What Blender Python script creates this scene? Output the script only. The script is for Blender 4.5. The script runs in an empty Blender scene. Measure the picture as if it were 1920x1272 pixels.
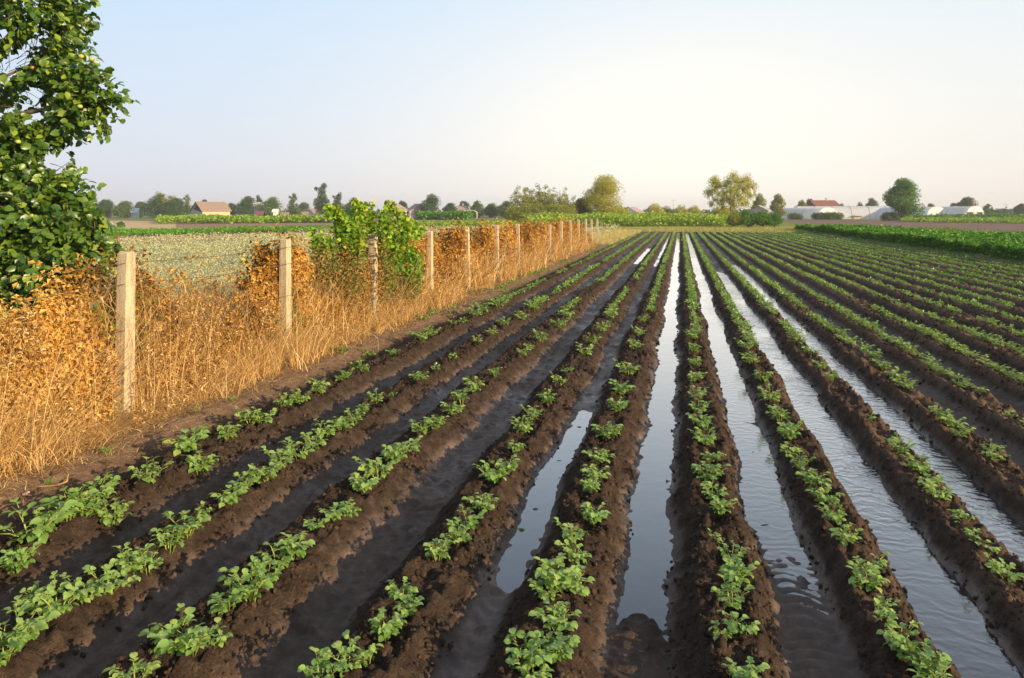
import bpy, math, random
import numpy as np
from mathutils import Vector

rng = np.random.default_rng(7)
random.seed(7)
S = bpy.context.scene
COL = S.collection
# ------------------------------------------------------------------ camera frame
F = 1280.0                      # focal length in photo pixels (24 mm on a 36 mm sensor, 1920 wide)
H = 1.70                        # eye height
TH = math.atan(316.0 / F)       # yaw to the left of the rows
CT, ST = math.cos(TH), math.sin(TH)


def P(px, py, z=0.0):
    """ground point (height z) seen at pixel"""
    Z = F * (H - z) / (py - 400.0)
    return PZ(px, Z, z)


def PZ(px, Z, z=0.0):
    xc = (px - 960.0) / F
    return np.array([Z * (-ST + xc * CT), Z * (CT + xc * ST), z])


def PP(px, py, Z):
    p = PZ(px, Z)
    p[2] = H - Z * (py - 400.0) / F
    return p


def proj(p):
    p = np.asarray(p)
    xc = p[..., 0] * CT + p[..., 1] * ST
    zc = -p[..., 0] * ST + p[..., 1] * CT
    return 960 + F * xc / zc, 400 + F * (H - p[..., 2]) / zc, zc


def ss(a, b, x):
    t = np.clip((x - a) / (b - a), 0, 1)
    return t * t * (3 - 2 * t)


# ------------------------------------------------------------------ noise
def _hash(ix, iy, seed):
    h = (ix.astype(np.int64) * 374761393 + iy.astype(np.int64) * 668265263 + seed * 1442695041) & 0xFFFFFFFF
    h = ((h ^ (h >> 13)) * 1274126177) & 0xFFFFFFFF
    h = ((h ^ (h >> 16)) * 2246822519) & 0xFFFFFFFF
    return (h & 0xFFFFFF) / float(0xFFFFFF)


def vnoise(x, y, seed=0):
    ix, iy = np.floor(x), np.floor(y)
    fx, fy = x - ix, y - iy
    fx = fx * fx * (3 - 2 * fx)
    fy = fy * fy * (3 - 2 * fy)
    a, b = _hash(ix, iy, seed), _hash(ix + 1, iy, seed)
    c, d = _hash(ix, iy + 1, seed), _hash(ix + 1, iy + 1, seed)
    return (a * (1 - fx) + b * fx) * (1 - fy) + (c * (1 - fx) + d * fx) * fy


def fbm(x, y, seed=0, octv=4):
    s, a, t = 0, 1.0, 0
    for i in range(octv):
        s = s + a * (vnoise(x * 2 ** i + 17.3 * i, y * 2 ** i - 9.1 * i, seed + i) - 0.5)
        t += a
        a *= 0.5
    return s / t * 2


def clods(x, y, cell, seed, prob=0.7):
    """rounded lumps, one per cell at most"""
    X, Y = x / cell, y / cell
    ix, iy = np.floor(X), np.floor(Y)
    out = np.zeros_like(X)
    for dx in (-1, 0, 1):
        for dy in (-1, 0, 1):
            cx, cy = ix + dx, iy + dy
            px = cx + _hash(cx, cy, seed)
            py = cy + _hash(cx, cy, seed + 1)
            r = 0.25 + 0.5 * _hash(cx, cy, seed + 2)
            on = _hash(cx, cy, seed + 3) < prob
            e = 0.6 + 0.8 * _hash(cx, cy, seed + 4)
            d2 = ((X - px) * e) ** 2 + ((Y - py) / e) ** 2
            b = np.sqrt(np.clip(1 - d2 / (r * r), 0, None)) * r
            out = np.maximum(out, np.where(on, b, 0))
    return out * cell


# ------------------------------------------------------------------ mesh building
def make_mesh(name, V, faces, mats=(), smooth=False, attrs=None, midx=None):
    """faces: list of int arrays (n,3) or (n,4)"""
    me = bpy.data.meshes.new(name)
    V = np.asarray(V, np.float32)
    faces = [np.asarray(f, np.int32) for f in faces if len(f)]
    nf = sum(len(f) for f in faces)
    nl = sum(f.size for f in faces)
    me.vertices.add(len(V))
    me.vertices.foreach_set('co', V.ravel())
    me.loops.add(nl)
    me.loops.foreach_set('vertex_index', np.concatenate([f.ravel() for f in faces]))
    me.polygons.add(nf)
    sizes = np.concatenate([np.full(len(f), f.shape[1], np.int32) for f in faces])
    st = np.concatenate([[0], np.cumsum(sizes)[:-1]]).astype(np.int32)
    me.polygons.foreach_set('loop_start', st)
    if midx is not None:
        me.polygons.foreach_set('material_index', np.asarray(midx, np.int32))
    me.polygons.foreach_set('use_smooth', np.full(nf, smooth, bool))
    for k, v in (attrs or {}).items():
        a = me.attributes.new(k, 'FLOAT', 'POINT')
        a.data.foreach_set('value', np.asarray(v, np.float32))
    for m in mats:
        me.materials.append(m)
    me.update(calc_edges=True)
    return me


def link(name, me, parent=None, loc=None):
    o = bpy.data.objects.new(name, me)
    COL.objects.link(o)
    if parent is not None:
        o.parent = parent
    if loc is not None:
        o.location = loc
    return o


def tag(o, label=None, cat=None, group=None, kind=None):
    if label: o['label'] = label
    if cat: o['category'] = cat
    if group: o['group'] = group
    if kind: o['kind'] = kind
    return o


def empty(name, loc, label, cat, group=None, rz=0.0):
    o = bpy.data.objects.new(name, None)
    COL.objects.link(o)
    o.location = loc
    o.rotation_euler = (0, 0, rz)
    o.empty_display_size = 0.1
    return tag(o, label, cat, group)


class MB:
    """collects faces of one part"""
    def __init__(s):
        s.V, s.F, s.n, s.A = [], [], 0, []

    def add(s, V, F, a=0.5):
        V = np.asarray(V, float)
        for f in F:
            s.F.append(tuple(int(i) + s.n for i in f))
        s.V.append(V)
        s.A.append(np.full(len(V), a) if np.isscalar(a) else np.asarray(a))
        s.n += len(V)

    def box(s, x0, x1, y0, y1, z0, z1):
        V = [(x, y, z) for z in (z0, z1) for x, y in ((x0, y0), (x1, y0), (x1, y1), (x0, y1))]
        s.add(V, [(0, 3, 2, 1), (4, 5, 6, 7), (0, 1, 5, 4), (1, 2, 6, 5), (2, 3, 7, 6), (3, 0, 4, 7)])

    def tube(s, pts, rad, n=6, a=0.5):
        pts = [np.asarray(p, float) for p in pts]
        rad = [rad] * len(pts) if np.isscalar(rad) else rad
        V, Fc = [], []
        for i, p in enumerate(pts):
            t = pts[min(i + 1, len(pts) - 1)] - pts[max(i - 1, 0)]
            t = t / (np.linalg.norm(t) + 1e-9)
            u = np.cross(t, [0.3, 0.9, 0.1] if abs(t[2]) > 0.8 else [0, 0, 1])
            u /= np.linalg.norm(u) + 1e-9
            v = np.cross(t, u)
            for k in range(n):
                q = 2 * math.pi * k / n
                V.append(p + rad[i] * (u * math.cos(q) + v * math.sin(q)))
        for i in range(len(pts) - 1):
            for k in range(n):
                k2 = (k + 1) % n
                Fc.append((i * n + k, i * n + k2, (i + 1) * n + k2, (i + 1) * n + k))
        Fc.append(tuple(range(n - 1, -1, -1)))
        Fc.append(tuple((len(pts) - 1) * n + k for k in range(n)))
        s.add(V, Fc, a)

    def mesh(s, name, mat, smooth=False):
        me = bpy.data.meshes.new(name)
        me.from_pydata([tuple(map(float, v)) for v in np.concatenate(s.V)], [], s.F)
        a = me.attributes.new('v', 'FLOAT', 'POINT')
        a.data.foreach_set('value', np.concatenate(s.A).astype(np.float32))
        for m in (mat if isinstance(mat, (list, tuple)) else [mat]):
            me.materials.append(m)
        me.polygons.foreach_set('use_smooth', np.full(len(me.polygons), smooth, bool))
        me.update()
        return me

    def build(s, name, mat, parent=None, loc=None, smooth=False):
        return link(name, s.mesh(name, mat, smooth), parent, loc)


# leaf templates: x across, y along the leaf, z up
def leaf_template(kind):
    if kind == 'round':      # ovate leaflet with midrib fold, 11 verts
        st = [(0.28, 0.36), (0.58, 0.42), (0.85, 0.24)]
        V = [(0, 0, 0)]
        for t, w in st:
            dz = -0.55 * (t ** 2) * 0.45
            V += [(-w, t, dz + 0.10), (0, t, dz), (w, t, dz + 0.10)]
        V.append((0, 1.0, -0.33))
        F3 = [(0, 2, 1), (0, 3, 2), (7, 8, 10), (8, 9, 10)]
        F4 = [(1, 2, 5, 4), (2, 3, 6, 5), (4, 5, 8, 7), (5, 6, 9, 8)]
        return np.array(V), F3, F4
    if kind == 'fold':       # 4 verts
        return np.array([(0, 0, 0), (-0.42, 0.5, 0.12), (0.42, 0.5, 0.12), (0, 1, -0.15)]), [(0, 3, 1), (0, 2, 3)], []
    if kind == 'curl':       # dead curled leaf
        return np.array([(0, 0, 0), (-0.3, 0.4, 0.28), (0.34, 0.55, 0.22), (0.08, 1, -0.3), (0, 0.5, 0)]), \
            [(0, 4, 1), (0, 2, 4), (1, 4, 3), (4, 2, 3)], []
    if kind == 'oval':       # 6-vert leaf for the near tree
        return np.array([(0, 0, 0), (-0.3, 0.35, 0.1), (0.3, 0.35, 0.1), (-0.24, 0.75, 0.02), (0.24, 0.75, 0.02),
                         (0, 1.0, -0.2), (0, 0.35, 0), (0, 0.75, -0.09)]), \
            [(0, 6, 1), (0, 2, 6), (3, 7, 5), (7, 4, 5)], [(1, 6, 7, 3), (6, 2, 4, 7)]


def scatter(kind, pos, yd, zd, size, val, wid=1.0):
    """place templates: pos (N,3), yd leaf axis, zd leaf normal, size (N,)"""
    T, F3, F4 = leaf_template(kind)
    n, m = len(pos), len(T)
    yd = yd / (np.linalg.norm(yd, axis=1, keepdims=True) + 1e-9)
    xd = np.cross(yd, zd)
    xd /= np.linalg.norm(xd, axis=1, keepdims=True) + 1e-9
    zd = np.cross(xd, yd)
    w = (np.ones(n) * wid)[:, None, None]
    V = pos[:, None, :] + size[:, None, None] * (T[None, :, 0:1] * xd[:, None, :] * w + T[None, :, 1:2] * yd[:, None, :] + T[None, :, 2:3] * zd[:, None, :])
    off = (np.arange(n) * m)[:, None, None]
    out = [V.reshape(-1, 3), [], np.repeat(val, m)]
    if F3: out[1].append((np.array(F3)[None] + off).reshape(-1, 3))
    if F4: out[1].append((np.array(F4)[None] + off).reshape(-1, 4))
    return out


def merge(parts):
    V, T3, T4, A, n = [], [], [], [], 0
    for v, fs, a in parts:
        V.append(v)
        A.append(a)
        for f in fs:
            (T3 if f.shape[1] == 3 else T4).append(f + n)
        n += len(v)
    fs = []
    if T3: fs.append(np.concatenate(T3))
    if T4: fs.append(np.concatenate(T4))
    return np.concatenate(V), fs, np.concatenate(A)


def rdir(n, zmin=-1.0, zmax=1.0):
    z = rng.uniform(zmin, zmax, n)
    a = rng.uniform(0, 2 * math.pi, n)
    r = np.sqrt(1 - z * z)
    return np.stack([r * np.cos(a), r * np.sin(a), z], 1)


def blades(pos, height, lean, width, val, seg=3):
    """thin curved grass blades / stems; pos (N,3)"""
    n = len(pos)
    a = rng.uniform(0, 2 * math.pi, n)
    side = np.stack([np.cos(a), np.sin(a), np.zeros(n)], 1)
    b = rng.uniform(0, 2 * math.pi, n)
    ln = np.stack([np.cos(b), np.sin(b), np.zeros(n)], 1) * lean[:, None]
    V = []
    for i in range(seg + 1):
        t = i / seg
        c = pos + ln * (t ** 1.7) + np.array([0, 0, 1.0]) * (height * (t - 0.25 * t * t * np.minimum(1, lean / (height + 1e-6))))[:, None]
        w = (width * (1 - 0.85 * t))[:, None] * side * 0.5
        V += [c - w, c + w]
    V = np.stack(V, 1)
    m = 2 * (seg + 1)
    off = (np.arange(n) * m)[:, None, None]
    Fq = np.array([(2 * i, 2 * i + 1, 2 * i + 3, 2 * i + 2) for i in range(seg)])
    return V.reshape(-1, 3), [(Fq[None] + off).reshape(-1, 4)], np.repeat(val, m)


# ------------------------------------------------------------------ materials
def mat(name):
    m = bpy.data.materials.new(name)
    m.use_nodes = True
    nt = m.node_tree
    for n in list(nt.nodes):
        nt.nodes.remove(n)
    return m, nt


def N(nt, t, **kw):
    n = nt.nodes.new(t)
    for k, v in kw.items():
        if k in ('data_type', 'blend_type', 'operation', 'attribute_name', 'interpolation', 'noise_dimensions', 'wave_type', 'bands_direction', 'feature'):
            setattr(n, k, v)
    return n


def setv(n, **kw):
    for k, v in kw.items():
        n.inputs[k.replace('_', ' ')].default_value = v
    return n


def ramp(nt, fac, stops):
    r = nt.nodes.new('ShaderNodeValToRGB')
    e = r.color_ramp.elements
    while len(e) < len(stops):
        e.new(0.5)
    for i, (p, c) in enumerate(stops):
        e[i].position = p
        e[i].color = (*c, 1) if len(c) == 3 else c
    nt.links.new(fac, r.inputs[0])
    return r.outputs[0]


def mixc(nt, fac, a, b, blend='MIX'):
    m = nt.nodes.new('ShaderNodeMix')
    m.data_type = 'RGBA'
    m.blend_type = blend
    for s, v in ((m.inputs[0], fac), (m.inputs[6], a), (m.inputs[7], b)):
        if hasattr(v, 'is_linked') or isinstance(v, bpy.types.NodeSocket):
            nt.links.new(v, s)
        elif isinstance(v, (int, float)):
            s.default_value = v
        else:
            s.default_value = (*v, 1)
    return m.outputs[2]


def math_(nt, op, a, b=0.0, c=0.0, clamp=False):
    m = nt.nodes.new('ShaderNodeMath')
    m.operation = op
    m.use_clamp = clamp
    for s, v in zip(m.inputs, (a, b, c)):
        if isinstance(v, bpy.types.NodeSocket):
            nt.links.new(v, s)
        else:
            s.default_value = v
    return m.outputs[0]


def noise(nt, scale, detail=4, rough=0.55, vec=None, out=0):
    n = nt.nodes.new('ShaderNodeTexNoise')
    n.inputs['Scale'].default_value = scale
    n.inputs['Detail'].default_value = detail
    n.inputs['Roughness'].default_value = rough
    if vec is not None:
        nt.links.new(vec, n.inputs['Vector'])
    return n.outputs[out]


def geo_pos(nt, sx=1, sy=1, sz=1):
    g = nt.nodes.new('ShaderNodeNewGeometry')
    m = nt.nodes.new('ShaderNodeMapping')
    m.inputs['Scale'].default_value = (sx, sy, sz)
    nt.links.new(g.outputs['Position'], m.inputs[0])
    return m.outputs[0]


def attr(nt, name):
    a = nt.nodes.new('ShaderNodeAttribute')
    a.attribute_name = name
    return a.outputs['Fac']


def out_(nt, sh):
    o = nt.nodes.new('ShaderNodeOutputMaterial')
    nt.links.new(sh, o.inputs[0])


def principled(nt, base, rough=0.8, normal=None, spec=0.5, **kw):
    p = nt.nodes.new('ShaderNodeBsdfPrincipled')
    for s, v in ((p.inputs['Base Color'], base), (p.inputs['Roughness'], rough), (p.inputs['Specular IOR Level'], spec)):
        if isinstance(v, bpy.types.NodeSocket):
            nt.links.new(v, s)
        elif isinstance(v, (int, float)):
            s.default_value = v
        else:
            s.default_value = (*v, 1)
    if normal is not None:
        nt.links.new(normal, p.inputs['Normal'])
    for k, v in kw.items():
        p.inputs[k].default_value = v
    return p.outputs[0]


def bump(nt, h, strength=0.5, dist=0.01, normal=None):
    b = nt.nodes.new('ShaderNodeBump')
    b.inputs['Strength'].default_value = strength
    b.inputs['Distance'].default_value = dist
    nt.links.new(h, b.inputs['Height'])
    if normal is not None:
        nt.links.new(normal, b.inputs['Normal'])
    return b.outputs[0]


def leaf_mat(name, stops, trans=0.3, rough=0.5, tcol=(1.3, 1.25, 0.5), spec=0.4, patch=0.0, perobj=0.0):
    m, nt = mat(name)
    v = attr(nt, 'v')
    if perobj:
        oi = nt.nodes.new('ShaderNodeObjectInfo')
        v = math_(nt, 'ADD', v, math_(nt, 'MULTIPLY', math_(nt, 'SUBTRACT', oi.outputs['Random'], 0.45), perobj), clamp=True)
    if patch:
        v = math_(nt, 'ADD', v, math_(nt, 'MULTIPLY', math_(nt, 'SUBTRACT', noise(nt, patch, 3, vec=geo_pos(nt)), 0.5), 0.9), clamp=True)
    c = ramp(nt, v, stops)
    p = principled(nt, c, rough, spec=spec)
    t = nt.nodes.new('ShaderNodeBsdfTranslucent')
    nt.links.new(mixc(nt, 1.0, c, tcol, 'MULTIPLY'), t.inputs[0])
    mx = nt.nodes.new('ShaderNodeMixShader')
    mx.inputs[0].default_value = trans
    nt.links.new(p, mx.inputs[1])
    nt.links.new(t.outputs[0], mx.inputs[2])
    out_(nt, mx.outputs[0])
    return m


M = {}
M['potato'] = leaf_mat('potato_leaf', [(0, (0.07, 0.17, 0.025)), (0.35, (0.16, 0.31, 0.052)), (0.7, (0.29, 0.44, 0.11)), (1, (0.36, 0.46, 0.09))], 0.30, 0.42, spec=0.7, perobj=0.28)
M['potato_stem'] = leaf_mat('potato_stem', [(0, (0.20, 0.27, 0.05)), (1, (0.30, 0.36, 0.08))], 0.1, 0.5)
M['orchard'] = leaf_mat('orchard_leaf', [(0, (0.018, 0.055, 0.010)), (0.45, (0.055, 0.125, 0.014)), (0.8, (0.13, 0.21, 0.02)), (1, (0.22, 0.30, 0.03))], 0.25, 0.38, spec=0.6)
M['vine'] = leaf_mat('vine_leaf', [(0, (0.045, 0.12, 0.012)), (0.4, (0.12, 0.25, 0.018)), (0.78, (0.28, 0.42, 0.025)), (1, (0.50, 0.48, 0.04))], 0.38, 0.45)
M['vine_dry'] = leaf_mat('vine_dry_leaf', [(0, (0.05, 0.09, 0.014)), (0.35, (0.13, 0.16, 0.03)), (0.7, (0.25, 0.17, 0.04)), (1, (0.42, 0.24, 0.06))], 0.25, 0.6)
M['deadleaf'] = leaf_mat('dead_leaf', [(0, (0.08, 0.038, 0.014)), (0.3, (0.30, 0.140, 0.024)), (0.62, (0.58, 0.315, 0.052)), (0.92, (0.76, 0.53, 0.17)), (1, (0.18, 0.22, 0.04))], 0.28, 0.7, (1.2, 0.9, 0.6), 0.2)
M['straw'] = leaf_mat('straw', [(0, (0.15, 0.075, 0.028)), (0.35, (0.44, 0.25, 0.08)), (0.65, (0.68, 0.44, 0.16)), (1, (0.86, 0.69, 0.38))], 0.2, 0.6, (1.1, 1, 0.8), 0.25)
M['pale'] = leaf_mat('pale_crop_leaf', [(0, (0.30, 0.32, 0.15)), (0.5, (0.42, 0.42, 0.21)), (1, (0.56, 0.53, 0.30))], 0.2, 0.6, (1, 1, 0.8), 0.3)
M['greencrop'] = leaf_mat('green_crop_leaf', [(0, (0.035, 0.12, 0.010)), (0.5, (0.075, 0.22, 0.013)), (1, (0.16, 0.34, 0.022))], 0.3, 0.5)
M['weedgreen'] = leaf_mat('weed_leaf', [(0, (0.10, 0.20, 0.02)), (0.5, (0.20, 0.33, 0.03)), (1, (0.38, 0.46, 0.06))], 0.3, 0.6)
M['drygrass'] = leaf_mat('dry_grass', [(0, (0.20, 0.20, 0.05)), (0.5, (0.34, 0.31, 0.10)), (1, (0.55, 0.44, 0.18))], 0.2, 0.7)
M['treedark'] = leaf_mat('dark_tree_leaf', [(0, (0.022, 0.055, 0.022)), (0.5, (0.042, 0.095, 0.030)), (1, (0.08, 0.15, 0.035))], 0.2, 0.6, patch=0.5)
M['treemid'] = leaf_mat('mid_tree_leaf', [(0, (0.045, 0.09, 0.022)), (0.5, (0.08, 0.15, 0.028)), (1, (0.15, 0.21, 0.045))], 0.22, 0.6, patch=0.5)
M['treeolive'] = leaf_mat('olive_tree_leaf', [(0, (0.11, 0.13, 0.025)), (0.5, (0.21, 0.235, 0.035)), (1, (0.38, 0.37, 0.06))], 0.3, 0.6, patch=0.5)  # olive leaf, brightened to carry some of the low glow
M['treeglowtint'] = leaf_mat('glow_tinted_tree_leaf', [(0, (0.23, 0.23, 0.03)), (0.5, (0.38, 0.37, 0.045)), (1, (0.56, 0.52, 0.09))], 0.35, 0.6, patch=0.5)  # low sun glow put into the leaf colour as a yellow tint
M['treelush'] = leaf_mat('lush_tree_leaf', [(0, (0.035, 0.11, 0.010)), (0.5, (0.075, 0.20, 0.014)), (1, (0.15, 0.31, 0.025))], 0.25, 0.55, patch=0.6)


def simple(name, col, rough=0.85, var=0.25, scale=8.0, spec=0.3, bmp=0.0):
    m, nt = mat(name)
    pos = geo_pos(nt)
    n = noise(nt, scale, 5, vec=pos)
    lo = tuple(c * (1 - var) for c in col)
    hi = tuple(min(1, c * (1 + var)) for c in col)
    c = ramp(nt, n, [(0.3, lo), (0.7, hi)])
    nm = bump(nt, noise(nt, scale * 6, 4, vec=pos), bmp, 0.01) if bmp else None
    out_(nt, principled(nt, c, rough, nm, spec))
    return m


M['bark'] = simple('bark', (0.13, 0.10, 0.07), 0.9, 0.35, 12, bmp=0.6)
M['wire'] = simple('rusty_wire', (0.12, 0.07, 0.045), 0.6, 0.3, 30)
M['fruit'] = simple('apple_skin', (0.34, 0.36, 0.07), 0.4, 0.35, 22)
M['fruit_red'] = simple('ripe_apple_skin', (0.40, 0.18, 0.06), 0.4, 0.3, 22)


def concrete():
    m, nt = mat('post_concrete')
    pos = geo_pos(nt)
    n1 = noise(nt, 5, 5, vec=geo_pos(nt, 3, 3, 0.6))
    n2 = noise(nt, 90, 3, vec=pos)
    c = ramp(nt, n1, [(0.25, (0.33, 0.25, 0.14)), (0.5, (0.50, 0.41, 0.26)), (0.8, (0.62, 0.54, 0.38))])
    st = noise(nt, 9, 4, .7, vec=geo_pos(nt, 5, 5, .35))
    c = mixc(nt, ramp(nt, st, [(0.47, (0, 0, 0)), (0.62, (.75, .75, .75))]), c, (0.17, 0.125, 0.065))
    c = mixc(nt, 0.35, c, ramp(nt, n2, [(0.35, (0.25, 0.19, 0.11)), (0.6, (0.65, 0.56, 0.40))]))
    # rust bands where wire is tied
    out_(nt, principled(nt, c, 0.92, bump(nt, math_(nt, 'ADD', n2, n1), 0.7, 0.006), 0.2))
    return m


M['post'] = concrete()


def soil_mat():
    m, nt = mat('field_soil')
    pos = geo_pos(nt)
    wet, silt, dry = attr(nt, 'wet'), attr(nt, 'silt'), attr(nt, 'dry')
    big = noise(nt, 1.3, 4, vec=pos)
    med = noise(nt, 14, 5, 0.65, vec=pos)
    fin = noise(nt, 90, 4, 0.7, vec=pos)
    t = math_(nt, 'ADD', math_(nt, 'MULTIPLY', med, 0.6), math_(nt, 'MULTIPLY', fin, 0.4))
    c = ramp(nt, t, [(0.3, (0.016, 0.010, 0.007)), (0.5, (0.047, 0.031, 0.021)), (0.74, (0.140, 0.096, 0.067))])
    c = mixc(nt, math_(nt, 'MULTIPLY', big, 0.35), c, (0.045, 0.028, 0.019))
    # sun-dried paler crust
    c = mixc(nt, dry, c, ramp(nt, t, [(0.3, (0.13, 0.075, 0.045)), (0.7, (0.36, 0.235, 0.15))]))
    sc = ramp(nt, t, [(0.3, (0.12, 0.088, 0.068)), (0.7, (0.23, 0.18, 0.145))])
    c = mixc(nt, silt, c, sc)
    wc = ramp(nt, math_(nt, 'ADD', math_(nt, 'MULTIPLY', med, .5), math_(nt, 'MULTIPLY', noise(nt, 3.5, 4, .6, vec=geo_pos(nt, 2.5, .6, 1)), .5)), [(0.36, (0.050, 0.030, 0.020)), (0.52, (0.105, 0.066, 0.046)), (0.66, (0.20, 0.140, 0.108))])
    wetn = math_(nt, 'MULTIPLY', wet, 1.0, clamp=True)
    c = mixc(nt, math_(nt, 'MULTIPLY', wetn, 0.85), c, wc)
    r = math_(nt, 'ADD', math_(nt, 'MULTIPLY', wetn, -0.56), math_(nt, 'ADD', 0.92, math_(nt, 'MULTIPLY', math_(nt, 'MULTIPLY', math_(nt, 'SUBTRACT', noise(nt, 2.6, 4, 0.6, vec=pos), 0.38), wetn), 1.15)), clamp=True)
    spec = math_(nt, 'ADD', 0.15, math_(nt, 'MULTIPLY', wetn, 0.38))
    dryk = math_(nt, 'SUBTRACT', 1.12, wetn)
    h = math_(nt, 'ADD', math_(nt, 'MULTIPLY', noise(nt, 38, 5, 0.7, vec=pos), 1.0), math_(nt, 'MULTIPLY', fin, 0.35))
    b = nt.nodes.new('ShaderNodeBump')
    b.inputs['Distance'].default_value = 0.03
    nt.links.new(h, b.inputs['Height'])
    nt.links.new(math_(nt, 'MULTIPLY', dryk, 0.8, clamp=True), b.inputs['Strength'])
    b2 = bump(nt, noise(nt, 25, 4, 0.6, vec=geo_pos(nt, 1.0, 0.45, 1)), 0.5, 0.022, b.outputs[0])
    out_(nt, principled(nt, c, r, b2, spec))
    return m


M['soil'] = soil_mat()


def water_mat(name, kind):
    m, nt = mat(name)
    pos = geo_pos(nt)
    if kind == 'calm':
        h = noise(nt, 6, 3, vec=pos)
        nm = bump(nt, h, 0.06, 0.02)
        col = (0.030, 0.026, 0.026)
        r = 0.03
    else:
        w = nt.nodes.new('ShaderNodeTexWave')
        w.wave_type = 'BANDS'
        w.bands_direction = 'Y'
        w.inputs['Scale'].default_value = 3.1
        w.inputs['Distortion'].default_value = 14.0
        w.inputs['Detail'].default_value = 3
        w.inputs['Detail Scale'].default_value = 1.6
        nt.links.new(pos, w.inputs[0])
        h = math_(nt, 'ADD', math_(nt, 'MULTIPLY', w.outputs['Fac'], 0.5), math_(nt, 'MULTIPLY', noise(nt, 16, 4, 0.6, vec=geo_pos(nt, 0.8, 1.3, 1)), 1.0))
        calm = ramp(nt, noise(nt, 0.9, 3, vec=geo_pos(nt, 1, .5, 1)), [(0.38, (.25, .25, .25)), (0.6, (1, 1, 1))])
        h = math_(nt, 'MULTIPLY', h, calm)
        nm = bump(nt, h, 0.22 if kind == 'flow' else 0.11, 0.02)
        col = (0.050, 0.038, 0.034)
        r = 0.05
    d_ = nt.nodes.new('ShaderNodeBsdfDiffuse')
    d_.inputs[0].default_value = (*col, 1)
    g_ = nt.nodes.new('ShaderNodeBsdfGlossy')
    g_.inputs['Color'].default_value = (.97, .98, 1, 1)
    g_.inputs['Roughness'].default_value = r
    lw = nt.nodes.new('ShaderNodeLayerWeight')
    lw.inputs['Blend'].default_value = 0.5
    for q in (g_, lw):
        nt.links.new(nm, q.inputs['Normal'])
    f_ = math_(nt, 'ADD', 0.03, math_(nt, 'MULTIPLY', math_(nt, 'POWER', lw.outputs['Facing'], 3.1), 1.35), clamp=True)
    mx = nt.nodes.new('ShaderNodeMixShader')
    nt.links.new(f_, mx.inputs[0])
    nt.links.new(d_.outputs[0], mx.inputs[1])
    nt.links.new(g_.outputs[0], mx.inputs[2])
    out_(nt, mx.outputs[0])
    return m


M['water_calm'] = water_mat('calm_water', 'calm')
M['water_flow'] = water_mat('flowing_water', 'flow')
M['water_soft'] = water_mat('lightly_rippled_water', 'soft')

# ------------------------------------------------------------------ world, sun
SUN_EL, SUN_AZ = math.radians(15.0), math.radians(112.0)   # azimuth clockwise from +Y
w = bpy.data.worlds.new("World")
S.world = w
w.use_nodes = True
nt = w.node_tree
bg = nt.nodes['Background']
sky = nt.nodes.new('ShaderNodeTexSky')
sky.sky_type = 'NISHITA'
sky.sun_disc = False
sky.sun_elevation = SUN_EL
sky.sun_rotation = SUN_AZ
sky.dust_density = 1.5
sky.air_density = 1.2
tc = nt.nodes.new('ShaderNodeTexCoord')
sep = nt.nodes.new('ShaderNodeSeparateXYZ')
nt.links.new(tc.outputs['Generated'], sep.inputs[0])
el = sep.outputs[2]
# hazy band above the horizon (values are divided by the background strength)
K = 0.1
def hz(c): return tuple(x / K / 1.58 for x in c)
side = math_(nt, 'ADD', math_(nt, 'MULTIPLY', sep.outputs[0], 0.9), 0.62, clamp=True)
low = mixc(nt, side, hz((0.71, 0.72, 0.82)), hz((0.86, 0.80, 0.75)))
mid = mixc(nt, side, hz((0.68, 0.76, 0.89)), hz((0.86, 0.87, 0.87)))
top = mixc(nt, side, hz((0.58, 0.76, 0.97)), hz((0.76, 0.87, 0.96)))
c1 = mixc(nt, math_(nt, 'MULTIPLY', el, 1 / 0.14, clamp=True), low, mid)
c1 = mixc(nt, math_(nt, 'MULTIPLY', math_(nt, 'SUBTRACT', el, 0.12), 1 / 0.18, clamp=True), c1, top)
# pale glow low over the far end of the rows
gx = math_(nt, 'POWER', math_(nt, 'MULTIPLY', math_(nt, 'ADD', sep.outputs[0], 0.01), 2.7), 2.0)
gz = math_(nt, 'POWER', math_(nt, 'MULTIPLY', math_(nt, 'SUBTRACT', el, 0.08), 4.6), 2.0)
gl = math_(nt, 'POWER', 2.718, math_(nt, 'MULTIPLY', math_(nt, 'ADD', gx, gz), -1.0))
gl = math_(nt, 'MULTIPLY', gl, math_(nt, 'GREATER_THAN', sep.outputs[1], 0.0))
c1 = mixc(nt, math_(nt, 'MULTIPLY', gl, 0.95), c1, hz((1.12, 1.06, 0.95)))
fade = math_(nt, 'MULTIPLY', math_(nt, 'SUBTRACT', el, 0.32), 1 / 0.40, clamp=True)
# overhead the plain clear sky
over = mixc(nt, 0.5, sky.outputs[0], hz((0.50, 0.58, 0.76)))
c2 = mixc(nt, math_(nt, 'MULTIPLY', fade, 1.0), c1, over)
cl = noise(nt, 2.2, 5, 0.6, vec=None)
cln = cl.node
mp = nt.nodes.new('ShaderNodeMapping')
mp.inputs['Scale'].default_value = (1, 1, 5)
nt.links.new(tc.outputs['Generated'], mp.inputs[0])
nt.links.new(mp.outputs[0], cln.inputs['Vector'])
wisp = math_(nt, 'MULTIPLY', math_(nt, 'SUBTRACT', cl, 0.5), 0.5, clamp=True)
c2 = mixc(nt, wisp, c2, hz((0.98, 0.97, 0.96)))
c2 = mixc(nt, 0.08, c2, sky.outputs[0])
nt.links.new(c2, bg.inputs[0])
bg.inputs[1].default_value = K

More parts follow.
